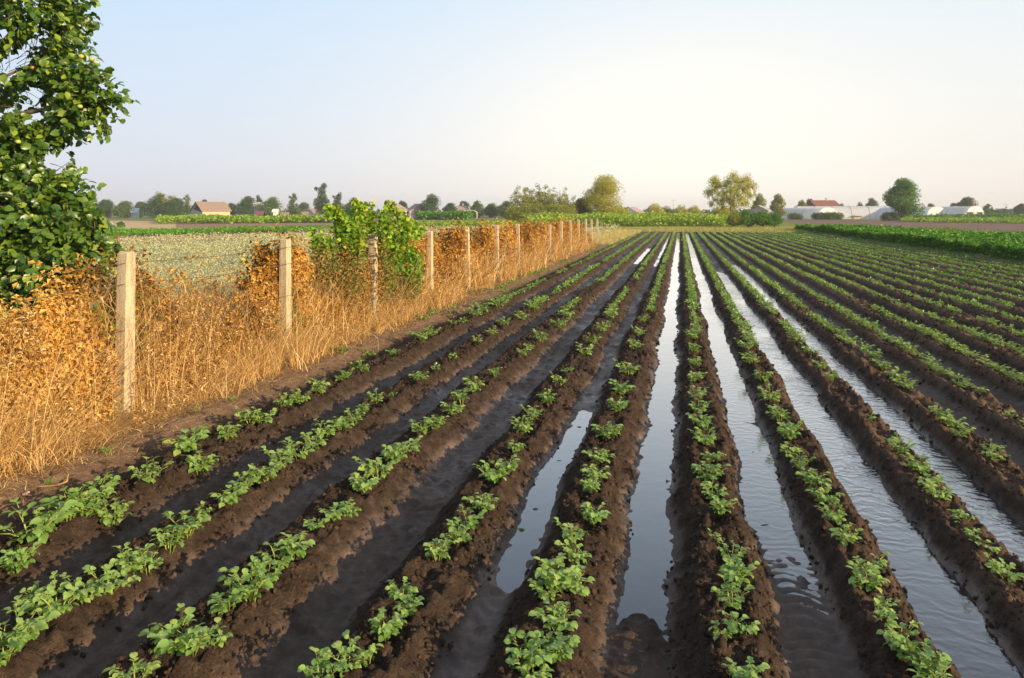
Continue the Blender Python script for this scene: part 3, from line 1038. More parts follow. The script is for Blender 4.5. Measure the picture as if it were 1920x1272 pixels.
wp_ = [(202, 852, 34, 'sprawling weed seedling on dark soil beside the first fence post'), (90, 905, 22, 'tiny weed sprig inside the curve of the bent dry twig'),
       (368, 775, 20, 'weed sprig on the pale margin between the first two posts'), (437, 752, 22, 'small weed tuft just off the dry straw near the second post'),
       (645, 658, 24, 'weed tuft on the margin below the third post'), (820, 583, 20, 'weed tuft on the margin near the green vine')]
for (a, b, ww, lab) in wp_:
    p = P(a, b + 5, 0.03)
    Zc = F * (H - .03) / (b + 5 - 400)
    o = empty('weed_seedling', (p[0], p[1], zat(p[0], p[1]) + 0.01), lab, 'weed', 'weed seedlings by the fence', rng.uniform(0, 6))
    s = ww * Zc / F / 0.2
    o.scale = (s, s, s)
    link('foliage', PROTO[8][0], o)
    link('stem', PROTO[8][1], o)

# bent dry twig and a stone by the straw
tw = MB()
tw.tube([P(115, 875, .08), P(128, 890, .12), P(126, 903, .10), P(108, 910, .06), P(80, 912, .05), P(55, 914, .045)], [.004, .005, .005, .0045, .004, .002], 6)
tag(tw.build('dry_twig', M['straw'], smooth=True), 'thin bent dry twig curling out of the straw onto dark soil', 'twig')


def stone(p, r, seed, m, label):
    rr = np.random.default_rng(seed)
    mb = MB()
    V, Fc = [], []
    nu, nv = 12, 8
    for j in range(nv + 1):
        for i in range(nu):
            th, ph = math.pi * j / nv, 2 * math.pi * i / nu
            d = np.array([math.sin(th) * math.cos(ph), math.sin(th) * math.sin(ph), math.cos(th)])
            k = 1 + 0.22 * math.sin(3 * d[0] + seed) * math.cos(4 * d[1] - seed) + 0.1 * math.sin(7 * d[2] + 5 * d[0])
            V.append(np.array(p) + d * k * np.array([r, r * .8, r * .55]))
    for j in range(nv):
        for i in range(nu):
            a, b = j * nu + i, j * nu + (i + 1) % nu
            Fc.append((a, a + nu, b + nu, b))
    mb.add(V, Fc)
    return tag(mb.build('stone', m, smooth=False), label, 'stone')


M['stone'] = simple('pinkish_stone', (0.50, 0.33, 0.24), 0.8, 0.3, 40)
p = P(50, 925, .045)
stone((p[0], p[1], zat(p[0], p[1]) + .02), .022, 3, M['stone'], 'small pinkish stone on dark soil below the bent twig')

# ------------------------------------------------------------------ fence
PH = 1.40
posts = []
for k in range(-1, 15):
    Zc = F * H * (0.00259 + 0.00105 * k) if k >= 0 else F * H * 0.00165
    # point on the fence line at that depth
    Y = (Zc + FENCE_X * ST) / CT
    posts.append((k, FENCE_X + 0.012 * math.sin(k * 2.7), Y))
fence = empty('fence', (FENCE_X, posts[1][2], 0), 'wire fence on weathered square concrete posts overgrown with dead vines', 'fence')
f0 = Vector(fence.location)


def post_mesh(h, wdt, seed, lean=(0, 0), chip=False):
    r = np.random.default_rng(seed)
    mb = MB()
    nz = 22
    zs_ = np.concatenate([[-0.25], np.linspace(0, h - 0.035, nz), [h - 0.012, h]])
    V, Fc = [], []
    c = 0.12
    for j, z in enumerate(zs_):
        hw = wdt / 2 * (1.08 - 0.16 * max(z, 0) / h)
        if j == len(zs_) - 1: hw *= 0.78
        ox, oy = lean[0] * z, lean[1] * z
        ring = []
        for (sx, sy) in ((-1, -1 + c), (-1 + c, -1), (1 - c, -1), (1, -1 + c), (1, 1 - c), (1 - c, 1), (-1 + c, 1), (-1, 1 - c)):
            k = 1 + r.normal(0, 0.018)
            ring.append((ox + sx * hw * k, oy + sy * hw * k, z + (r.normal(0, .003) if j == len(zs_) - 1 else 0)))
        V += ring
    for j in range(len(zs_) - 1):
        for i in range(8):
            i2 = (i + 1) % 8
            Fc.append((j * 8 + i, j * 8 + i2, (j + 1) * 8 + i2, (j + 1) * 8 + i))
    Fc.append(tuple((len(zs_) - 1) * 8 + i for i in range(8)))
    mb.add(V, Fc)
    # tie wires wrapped round the post
    for zt in (h * 0.80, h * 0.92) if seed % 2 else (h * 0.80,):
        hw = wdt / 2 * 0.99
        ox, oy = lean[0] * zt, lean[1] * zt
        mb.tube([(ox + a * hw, oy + b * hw, zt + .004 * i) for i, (a, b) in enumerate(((-1, -1), (1, -1), (1, 1), (-1, 1), (-1, -1)))], 0.0022, 4, 0.0)
    return mb.mesh('post', M['post'])


for k, x, Y in posts:
    lean = {0: (0.018, 0.0), 1: (0.004, 0), 9 - 1: (0.0, 0)}.get(k, (random.uniform(-.03, .03), random.uniform(-.04, .04)))
    hh = PH + random.uniform(-.03, .03)
    wd = 0.105
    if k == 7:
        lean, wd, hh = (-0.10, 0.09), 0.06, 1.12
    if k == 8: hh = 1.30
    o = link('post', post_mesh(hh, wd, 40 + k, lean), fence, (x - f0.x, Y - f0.y, 0.0))
    if k == 7: o['label'] = 'thin short leaning post'
Y0, Y1 = posts[0][2], posts[-1][2]
for zw in (0.35, 0.75, 1.12, 1.3):
    mb = MB()
    pts = []
    for (k, x, Y) in posts:
        pts.append((x + 0.055 - f0.x, Y - f0.y, zw + random.uniform(-.01, .01)))
        if k < 14:
            pts.append((FENCE_X + 0.05 - f0.x, Y + 1.1 - f0.y, zw - 0.03 + random.uniform(-.015, .01)))
    mb.tube(pts, 0.0028, 4)
    mb.build('wire', M['wire'], fence)

# ------------------------------------------------------------------ dead vines and straw along the fence
VY0, VY1 = 2.2, 35.0


def envelope(y):
    """height of the dead growth along the fence"""
    e = 1.16 + 0.40 * fbm(y * 1.1, y * 0 + 2.2, 501, 3)
    far_ = 1.34 + 0.22 * fbm(y * 0.9, y * 0 + 5.2, 502, 3) - 0.50 * np.exp(-((y - 12.7) / 0.45) ** 2) - 0.30 * np.exp(-((y - 15.0) / 0.5) ** 2) - 0.25 * np.exp(-((y - 17.3) / .4) ** 2)
    k = ss(10.5, 12.0, y)
    e = e * (1 - k) + far_ * k
    return e * (1 - 0.5 * ss(30, 35, y)) * (1 - 0.22 * (1 - ss(3.9, 4.5, y)))


def clump(y, z, x, s, seed):
    return vnoise(y * s, z * s * 1.2 + x * s * 2, seed)


POSTY = np.array([q[2] for q in posts])


def clear_post(x, y, w_=0.085):
    """growth never hangs over the open face of a post"""
    d = np.abs((y[:, None] - POSTY[None]) + (x[:, None] - FENCE_X) * POSTY[None] / 4.46).min(1) / np.maximum(1, y / 7)
    return ~((d < w_) & (x > FENCE_X - 0.06))


def dead_leaves(n, y0, y1, size):
    y = y0 * (y1 / y0) ** rng.uniform(0, 1, n)
    t = rng.uniform(0, 1, n) ** 0.85
    e = envelope(y)
    z = t * (e + 0.28 * (rng.random(n) < 0.12) * rng.random(n))
    lump = 0.26 * clump(y, z, z * 0, 1.4, 511) + 0.16 * clump(y, z, z * 0, 4.0, 512)
    x = FENCE_X - 0.14 + lump * 0.75 * (1.1 - 0.5 * t) - rng.uniform(0, 1, n) ** 2 * 0.5
    keep = clear_post(x, y) & (clump(y, z, x, 3.2, 513) + 0.45 * clump(y, z, x, 9, 514) > 0.50 + 0.38 * ss(0.45, 1.0, t) * (y < 11.5)) 
    y, z, x, t = y[keep], z[keep], x[keep], t[keep]
    m = len(y)
    val = np.clip(0.14 + 0.62 * clump(y, z, x, 1.7, 515) + rng.normal(0, 0.23, m) + 0.10 * (1 - t), 0, 0.94)
    green = (clump(y, z, x, 2.6, 516) > 0.72) & (rng.random(m) < .5) & (y < 7.5)
    val = np.where(green, 1.0, val)
    return scatter('curl', np.stack([x, y, z], 1), rdir(m, -1, .4), rdir(m, -.3, 1), size * rng.uniform(.35, 1.6, m), val)


parts = [dead_leaves(75000, VY0, 6.5, 0.036), dead_leaves(80000, 6.5, 13, 0.042), dead_leaves(75000, 13, VY1, 0.058)]
V, fs, A = merge(parts)
dead = link('dead_vine_leaves', make_mesh('dead_vine_leaves', V, fs, [M['deadleaf']], False, {'v': A}))
tag(dead, 'rust orange dead vine leaves matted over the fence wires', 'dead vine', kind='stuff')


def stems(n, y0, y1, hmul, w0, lean, xs_=0.35, val=None):
    y = y0 * (y1 / y0) ** rng.uniform(0, 1, n)
    x = FENCE_X - 0.08 + rng.normal(0, xs_ * .4, n)
    k = clear_post(x, y) & (rng.random(n) < .25 + clump(y, y * 0, y * 0, 1.3, 531))
    x, y = x[k], y[k]
    n = len(x)
    e = envelope(y)
    return blades(np.stack([x, y, np.full(n, 0.0)], 1), e * hmul * rng.uniform(.45, 1.12, n), rng.uniform(0.05, lean, n) * (.5 + 1.6 * clump(y, x, x, 3.1, 532)), w0 * (y / 6) ** 0.5 * rng.uniform(.7, 1.5, n),
                  rng.uniform(0, 1, n) if val is None else val(n), 5)


def tangle(n, y0, y1, w0):
    y = y0 * (y1 / y0) ** rng.uniform(0, 1, n)
    x = FENCE_X - .12 + rng.normal(0, .12, n)
    z = envelope(y) * rng.uniform(.1, .95, n)
    k = clear_post(x, y)
    x, y, z = x[k], y[k], z[k]
    m = len(x)
    b = blades(np.stack([x, y, z], 1), rng.normal(0, .12, m), rng.uniform(.08, .35, m), w0 * (y / 6) ** .5 * rng.uniform(.6, 1.4, m), np.clip(rng.normal(.35, .3, m), 0, 1), 4)
    return b


parts = [tangle(20000, VY0, 12, .0036), tangle(12000, 12, VY1, .005), stems(9000, VY0, 12, .92, 0.0042, 0.7), stems(7000, 12, VY1, .8, 0.006, 0.6)]
# straw along the foot, thick where the photo has pale tufts
n = 30000
y = VY0 * (VY1 / VY0) ** rng.uniform(0, 1, n)
tuft = clump(y, y * 0, y * 0, 0.9, 521)
keep = rng.random(n) < 0.35 + 0.8 * tuft
y = y[keep]
n = len(y)
x = FENCE_X + 0.16 + rng.normal(0, 0.15, n)
k = clear_post(x, y, .075) | (rng.random(n) < .06)
x, y = x[k], y[k]; n = len(y)
tuft = clump(y, y * 0, y * 0, 0.9, 521)
parts.append(blades(np.stack([x, y, zarr(x, y)], 1), (0.08 + 0.42 * tuft ** 2.4) * rng.uniform(.3, 1.35, n), rng.uniform(0.08, 0.34, n) + .5 * rng.random(n) ** 3, 0.0042 * (y / 5) ** 0.5 * rng.uniform(.7, 1.5, n),
                    np.clip(rng.normal(.55, .25, n), 0, 1), 4))
# flattened litter
n = 9000
y = VY0 * (VY1 / VY0) ** rng.uniform(0, 1, n)
x = FENCE_X + 0.42 + rng.normal(0, 0.16, n)
parts.append(blades(np.stack([x, y, zarr(x, y) + 0.01], 1), rng.uniform(0.005, .06, n), rng.uniform(.05, .25, n), 0.004 * (y / 5) ** .5, np.clip(rng.normal(.5, .3, n), 0, 1), 3))
for (n, a_, b_, s_) in ((42000, VY0, 10, .022), (26000, 10, VY1, .036)):
    y = a_ * (b_ / a_) ** rng.uniform(0, 1, n)
    t = rng.uniform(0, 1, n) ** 1.5
    z = .02 + .80 * t * (0.4 + .9 * clump(y, y * 0, y * 0, 1.1, 541))
    x = FENCE_X + .10 + .30 * (1 - t) * rng.uniform(-.3, 1, n) + .2 * (clump(y, z, z, 2.2, 542) - .5)
    k = clear_post(x, y) & (clump(y, z, x, 4.5, 543) + .4 * clump(y, z, x, 11, 544) > .68)
    x, y, z = x[k], y[k], z[k]
    m_ = len(x)
    parts.append(scatter('curl', np.stack([x, y, z], 1), rdir(m_, -1, 1), rdir(m_, -.3, 1), s_ * rng.uniform(.5, 1.9, m_), np.clip(rng.normal(.40, .3, m_), 0, 1), rng.uniform(.12, .42, m_)))
V, fs, A = merge(parts)
tag(link('straw_grass', make_mesh('straw_grass', V, fs, [M['straw']], False, {'v': A})),
    'pale golden dry grass standing and lying along the foot of the fence', 'dry grass', kind='stuff')

# ------------------------------------------------------------------ live green vine on the fence
def cloud(centers, n, shell=0.5, zsq=1.0):
    """points in a union of balls, more near their surface. centers (x,y,z,r)"""
    C = np.array(centers, float)
    wt = C[:, 3] ** 2
    idx = rng.choice(len(C), n, p=wt / wt.sum())
    d = rdir(n)
    r = C[idx, 3] * (rng.uniform(0, 1, n) ** shell)
    p = C[idx, :3] + d * (r[:, None]) * [1, 1, zsq]
    return p, d


vine = empty('green_vine_bush', (FENCE_X, 8.6, 0), 'bright green leafy vine mounded over the fence around the third post', 'bush')
VDY = 7
vl = [(690, 425, 9.6, 62), (650, 450, 9.4, 50), (740, 430, 9.9, 52), (700, 395, 9.7, 28), (770, 450, 10.1, 42), (632, 395, 9.5, 16), (640, 415, 9.5, 26), (610, 460, 9.3, 28), (755, 495, 10, 46), (785, 500, 10.2, 26), (775, 550, 10, 24), (770, 525, 10, 28), (640, 490, 9.4, 26), (722, 520, 9.8, 24),
      (672, 383, 9.6, 10), (668, 372, 9.6, 5), (678, 376, 9.6, 7), (700, 378, 9.7, 9), (618, 385, 9.5, 8), (608, 400, 9.4, 12), (735, 380, 9.8, 9), (728, 372, 9.8, 5), (765, 415, 10, 12), (797, 470, 10.2, 12), (590, 440, 9.3, 16), (575, 480, 9.2, 14), (725, 392, 9.8, 16), (720, 480, 9.6, 45), (790, 430, 10.2, 18), (745, 400, 9.9, 16)]
cs = []
vl = [(a, b + VDY, Zc, r) for a, b, Zc, r in vl]
for a, b, Zc, r in vl:
    q = PP(a, b, Zc)
    cs.append((q[0], q[1], q[2], r * Zc / F))
cs = np.array(cs)
cs[:, 3] *= 0.88
cs[:, 0] = cs[:, 0] * 0.3 + (FENCE_X - 0.16) * 0.7      # keep it hugging the fence
# restore the picture position by sliding along the fence
for i, (a, b, Zc, r) in enumerate(vl):
    xc = (a - 960) / F
    t = (cs[i, 0] + 0.0) / (-ST + xc * CT)
    cs[i, 1] = t * (CT + xc * ST)
    cs[i, 2] = H - t * (b - 400) / F
    cs[i, 3] = r * t / F * (.86 if r > 20 else 1.1)
pts, d = cloud(cs, 8000, 0.55)
pts = pts[pts[:, 2] > 0.03]
n = len(pts)
keep = (vnoise(pts[:, 1] * 3.5, pts[:, 2] * 5 + pts[:, 0] * 3, 601) + .4 * vnoise(pts[:, 1] * 9, pts[:, 2] * 9, 602) > 0.60) & clear_post(pts[:, 0], pts[:, 1], .22)
pts = pts[keep]; n = len(pts)
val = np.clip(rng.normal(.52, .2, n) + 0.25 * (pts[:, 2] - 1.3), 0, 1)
base = Vector(vine.location)
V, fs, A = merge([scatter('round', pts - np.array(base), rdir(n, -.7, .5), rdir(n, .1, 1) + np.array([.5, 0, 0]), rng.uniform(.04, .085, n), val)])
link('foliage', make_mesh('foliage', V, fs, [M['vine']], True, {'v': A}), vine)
# dry tangled under-layer of the vine
dl = [(640, 520, 9.4, 60), (690, 520, 9.6, 60), (740, 540, 9.8, 50), (600, 500, 9.2, 40), (680, 470, 9.6, 50)]
cs2 = []
for a, b, Zc, r in dl:
    t = (FENCE_X - 0.02) / (-ST + (a - 960) / F * CT)
    cs2.append((FENCE_X - 0.02, t * (CT + (a - 960) / F * ST), H - t * (b - 400) / F, r * t / F))
pts, d = cloud(cs2, 7000, 0.45)
pts = pts[(pts[:, 2] > 0.03) & clear_post(pts[:, 0], pts[:, 1], .20)]; n = len(pts)
V, fs, A = merge([scatter('curl', pts - np.array(base), rdir(n, -1, .3), rdir(n, -.1, 1), rng.uniform(.03, .06, n), rng.uniform(0, 1, n))])
link('dry_foliage', make_mesh('dry_foliage', V, fs, [M['vine_dry']], False, {'v': A}), vine)
mb = MB()
for k in range(34):
    c_ = cs[rng.integers(len(cs))]
    y0 = c_[1] + rng.normal(0, .25)
    p0 = np.array([FENCE_X + rng.normal(0, .06), y0, 0.0])
    p3 = np.array([c_[0], c_[1], c_[2]]) + rdir(1)[0] * c_[3] * 1.05
    p1 = p0 * .6 + p3 * .4 + rng.normal(0, .07, 3)
    p2 = p0 * .25 + p3 * .75 + rng.normal(0, .06, 3)
    mb.tube([p - np.array(base) for p in (p0, p1, p2, p3)], [.008, .006, .004, .0015], 5)
mb.build('stem', M['bark'], vine, smooth=True)

# ------------------------------------------------------------------ orchard tree hanging in from the side
tp = PZ(-330, 7.6)
tree = empty('apple_tree', (tp[0], tp[1], 0), 'large apple tree leaning glossy green boughs over the near fence corner', 'tree')
tb = np.array([tp[0], tp[1], 0])
lobes = [(40, 20, 7.1, 105), (100, 50, 7.1, 48), (108, 118, 7.0, 50), (60, 120, 7.3, 50), (155, 165, 7.0, 42), (188, 185, 6.95, 30), (198, 220, 6.9, 17), (132, 203, 7.0, 36), (80, 225, 7.1, 45), (25, 240, 7.1, 55), (0, 140, 7.4, 70),
         (20, 310, 6.9, 80), (70, 350, 6.8, 62), (110, 395, 6.7, 52), (60, 430, 6.6, 80), (140, 430, 6.5, 46), (172, 455, 6.4, 36), (172, 498, 6.35, 30), (120, 490, 6.4, 48), (20, 500, 6.5, 60), (55, 560, 6.45, 52), (125, 548, 6.35, 40), (5, 575, 6.5, 48), (165, 575, 6.3, 24), (-40, 420, 6.8, 110), (130, 370, 6.7, 24),
         (-80, 60, 7.4, 150), (-120, 260, 7.5, 160), (-260, 0, 7.6, 220), (-300, 250, 7.8, 220), (-250, -200, 7.6, 230), (-60, -120, 7.3, 150), (-420, 80, 8, 220), (-450, -150, 8, 220), (-330, 60, 9.2, 260), (-150, 440, 7.2, 100), (60, -60, 7.2, 80)]
C = []
for a, b, Zc, r in lobes:
    q = PP(a, b, Zc)
    C.append((q[0], q[1], q[2], r * Zc / F * 0.93))
C = np.array(C)


def twiggy(C, n_twigs, per, spread, shell, droop=0.25):
    p, d = cloud(C, n_twigs, shell)
    td = d + rdir(n_twigs) * .7 - [0, 0, droop]
    td /= np.linalg.norm(td, axis=1, keepdims=True)
    pos, yd = [], []
    for k in range(per):
        t = (k + rng.uniform(0, 1, n_twigs)) / per
        q = p + td * (t * spread)[:, None]
        side = rdir(n_twigs, -1, .6)
        pos.append(q)
        yd.append(td * 0.5 + side - [0, 0, droop])
    return np.concatenate(pos), np.concatenate(yd), p, td


seen = C[:26]
hid = C[26:]
pos1, yd1, tw_p, tw_d = twiggy(seen, 2500, 7, .20, .42)
pos2, yd2, _, _ = twiggy(hid, 1500, 7, .25, .42)
pos = np.concatenate([pos1, pos2]); yd = np.concatenate([yd1, yd2])
a_, b_, _z = proj(pos)
# keep the sky gaps open
gap = ((a_ - 62) / 22) ** 2 + ((b_ - 172) / 12) ** 2 < 1
gap |= ((a_ - 8) / 14) ** 2 + ((b_ - 62) / 12) ** 2 < 1
gap |= ((a_ - 100) / 30) ** 2 + ((b_ - 300) / 20) ** 2 < 1
gap |= (pos[:, 2] < 0.5)
# clumpy foliage
gap |= (vnoise(pos[:, 1] * 5 + pos[:, 0] * 3, pos[:, 2] * 5, 611) < 0.22)
pos, yd = pos[~gap], yd[~gap]
n = len(pos)
val = np.clip(rng.normal(.58, .24, n), 0, 1)
V, fs, A = merge([scatter('oval', pos - tb, yd, rdir(n, -.1, 1) + np.array([.4, -.3, .3]), rng.uniform(.05, .100, n), val, rng.uniform(1.0, 1.35, n))])
link('crown', make_mesh('crown', V, fs, [M['orchard']], True, {'v': A}), tree)
mb = MB()
mb.tube([(0, 0, -0.1), (0.05, 0, .5), (0.0, .05, 1.1), (.08, 0, 1.7)], [.17, .14, .125, .11], 10)
top = np.array([.08, 0, 1.7])
for c_ in C[[0, 3, 5, 9, 11, 13, 14, 15, 18, 20, 22, 23, 24, 25, 26, 27, 28, 30, 31]]:
    e = c_[:3] - tb
    st_ = np.array([.03, .02, rng.uniform(.9, 1.7)]) if e[2] < 2 else top
    m1 = st_ * .62 + e * .38 + np.array([0, 0, .22]) + rng.normal(0, .05, 3)
    m2 = st_ * .25 + e * .75 + np.array([0, 0, .14]) + rng.normal(0, .05, 3)
    mb.tube([st_, m1, m2, e], [.075, .045, .026, .01], 7)
for i in rng.choice(len(tw_p), 420, False):
    mb.tube([tw_p[i] - tb, tw_p[i] - tb + tw_d[i] * .12 + [0, 0, .01], tw_p[i] - tb + tw_d[i] * .22], [.004, .003, .0015], 4)
mb.build('trunk', M['bark'], tree, smooth=True)
for k, (a, b, red) in enumerate(((61, 127, 1), (20, 350, 1), (34, 266, 0), (152, 106, 0), (172, 112, 0), (214, 512, 0), (60, 405, 0), (92, 455, 0), (150, 200, 0))):
    Zc = 6.45 if b > 280 else 6.75
    q = PP(a, b, Zc) - tb
    mb = MB()
    V, Fc = [], []
    for j in range(9):
        for i in range(12):
            th, ph = math.pi * j / 8, 2 * math.pi * i / 12
            rr = .026 * (1 - .18 * math.cos(th) ** 6)
            V.append(q + rr * np.array([math.sin(th) * math.cos(ph), math.sin(th) * math.sin(ph), math.cos(th) * .92]))
    for j in range(8):
        for i in range(12):
            Fc.append((j * 12 + i, j * 12 + 12 + i, j * 12 + 12 + (i + 1) % 12, j * 12 + (i + 1) % 12))
    mb.add(V, Fc)
    o = mb.build('apple', M['fruit_red' if red else 'fruit'], tree, smooth=True)
    o['label'] = 'reddish orange ripening apple' if red else 'yellow green apple'

# ------------------------------------------------------------------ other crops and grass (nobody could count these)
def veg(name, label, cat, n, region, hgt, size, mkey, kind='fold', clumps=None, vmean=.5, up=0.4, bl=False):
    """leaf-built crop. region(n) -> x, y arrays"""
    x, y = region(n)
    if clumps:
        k = vnoise(x * clumps[0], y * clumps[0], clumps[1]) > clumps[2]
        x, y = x[k], y[k]
    n = len(x)
    _, _, zc_ = proj(np.stack([x, y, x * 0], 1))
    z0 = np.where((x > XL) & (x < XR) & (y < FEND), 0, 0)
    if bl:
        s = size * np.maximum(1, zc_ / 25) ** .8
        part = blades(np.stack([x, y, z0 * 1.0], 1), hgt * rng.uniform(.5, 1.15, n), rng.uniform(.02, .35, n) * hgt, s, np.clip(rng.normal(vmean, .22, n), 0, 1), 2)
    else:
        s = size * np.maximum(1, zc_ / 14) ** .75
        z = hgt * rng.uniform(0, 1, n) ** .6 * (0.35 + 0.35 * vnoise(x * 1.5, y * 1.5, 777) + 0.85 * vnoise(x * .22, y * .22, 778))
        part = scatter(kind, np.stack([x, y, z], 1), rdir(n, -.2, .9), rdir(n, 0, 1) + np.array([0, 0, up]), s * rng.uniform(.6, 1.3, n), np.clip(rng.normal(vmean, .22, n), 0, 1))
    V, fs, A = merge([part])
    return tag(link(name, make_mesh(name, V, fs, [M[mkey]], False, {'v': A})), label, cat, kind='stuff')


def quad_region(a, b, c, d, per=1.0):
    """a,b near edge; d,c far edge (ground points); denser towards the camera by per"""
    a, b, c, d = (np.array(q[:2], float) for q in (a, b, c, d))
    def f(n):
        u = rng.uniform(0, 1, n)[:, None]
        v = (rng.uniform(0, 1, n) ** per)[:, None]
        p = (a * (1 - u) + b * u) * (1 - v) + (d * (1 - u) + c * u) * v
        return p[:, 0], p[:, 1]
    return f


def pale_region(n):
    # between the fence and the dirt track, sampled with distance
    Zc = 5.2 * (78 / 5.2) ** rng.uniform(0, 1, n)
    xl = -0.80
    xc = rng.uniform(xl, 0.16, n)
    x = Zc * (-ST + xc * CT)
    y = Zc * (CT + xc * ST)
    px_, py_, _ = proj(np.stack([x, y, x * 0], 1))
    yb = np.interp(px_, [-600, 300, 640, 900, 1170], [492, 455, 440, 429, 428])
    k = (x < FENCE_X - 0.75) & (py_ > yb)
    return x[k], y[k]


veg('pale_crop', 'silvery green leafy crop standing behind the fence', 'crop', 170000, pale_region, 0.45, 0.034, 'pale', clumps=(1.1, 801, .30), vmean=.5, up=-.2)
veg('green_crop', 'bright green low crop strip beyond the dirt track', 'crop', 16000, quad_region(P(-500, 466), P(640, 433.5), P(640, 427.5), P(-500, 450)), .26, .07, 'greencrop', vmean=.6)
veg('grass_strip', 'light green grass strip behind the pale crop', 'grass', 15000, quad_region(P(640, 427), P(1185, 425), P(1185, 418), P(640, 423)), .45, .07, 'weedgreen', vmean=.45)
veg('weed_strip', 'tall green weeds before the houses past the ploughed strip', 'weeds', 16000, quad_region(P(295, 421), P(650, 418), P(650, 413.5), P(295, 413.5)), .85, .10, 'weedgreen', vmean=.4)
veg('corn_strip', 'dark green strip of tall crop in front of the distant trees', 'crop', 7000, quad_region(P(780, 412.5), P(880, 412.5), P(885, 410), P(785, 410)), 1.5, .10, 'greencrop', vmean=.45)
veg('tall_weeds', 'tall yellow green weeds along the far end of the rows', 'weeds', 42000, quad_region(P(1000, 426.5), P(1385, 426), P(1395, 414), P(960, 415)), 1.25, .085, 'weedgreen', vmean=.65)
veg('grass_end', 'short rough grass between the rows and the tall weeds', 'grass', 26000, quad_region((XL + .2, FEND - .5), (XR, FEND - .5), P(1500, 426), P(1120, 428)), .22, .012, 'drygrass', bl=True, vmean=.35)
veg('fence_end_grass', 'dry pale grass tufts past the end of the fence growth', 'grass', 9000, quad_region((-6.5, 36), (-3.6, 36), (-3.4, FEND), (-7, FEND)), .28, .010, 'drygrass', bl=True, vmean=.8)


def rc(n):
    u = rng.uniform(0, 1, n)
    y = 13 * (74 / 13) ** u
    xw = rng.uniform(0, 1, n)
    xw = np.where(rng.random(n) < .30, xw * .08, xw)
    return 11.25 + .12 * np.sin(y * 1.3) + xw * 5.6, y


veg('leafy_crop', 'lush dark green leafy crop in a broad band beside the outermost rows', 'crop', 105000, rc, .52, .075, 'greencrop', 'fold', vmean=.5)
veg('grey_crop', 'greyish green thin crop behind the lush leafy crop', 'crop', 24000, quad_region((17.0, 18), (23.5, 18), (23.5, 70), (17.0, 70), 1.6), .34, .05, 'weedgreen', clumps=(1.0, 802, .3), vmean=.15)
veg('verge_strip', 'green grass verge before the plastic tunnels', 'grass', 12000, quad_region(P(1690, 417), P(2150, 423), P(2150, 416), P(1690, 412)), .34, .09, 'weedgreen', vmean=.35)
veg('low_hedge', 'low dark green strip at the foot of the plastic tunnels', 'crop', 6000, quad_region(P(1700, 412.2), P(2150, 413.5), P(2150, 411.5), P(1700, 411)), 1.1, .08, 'greencrop', vmean=.3)

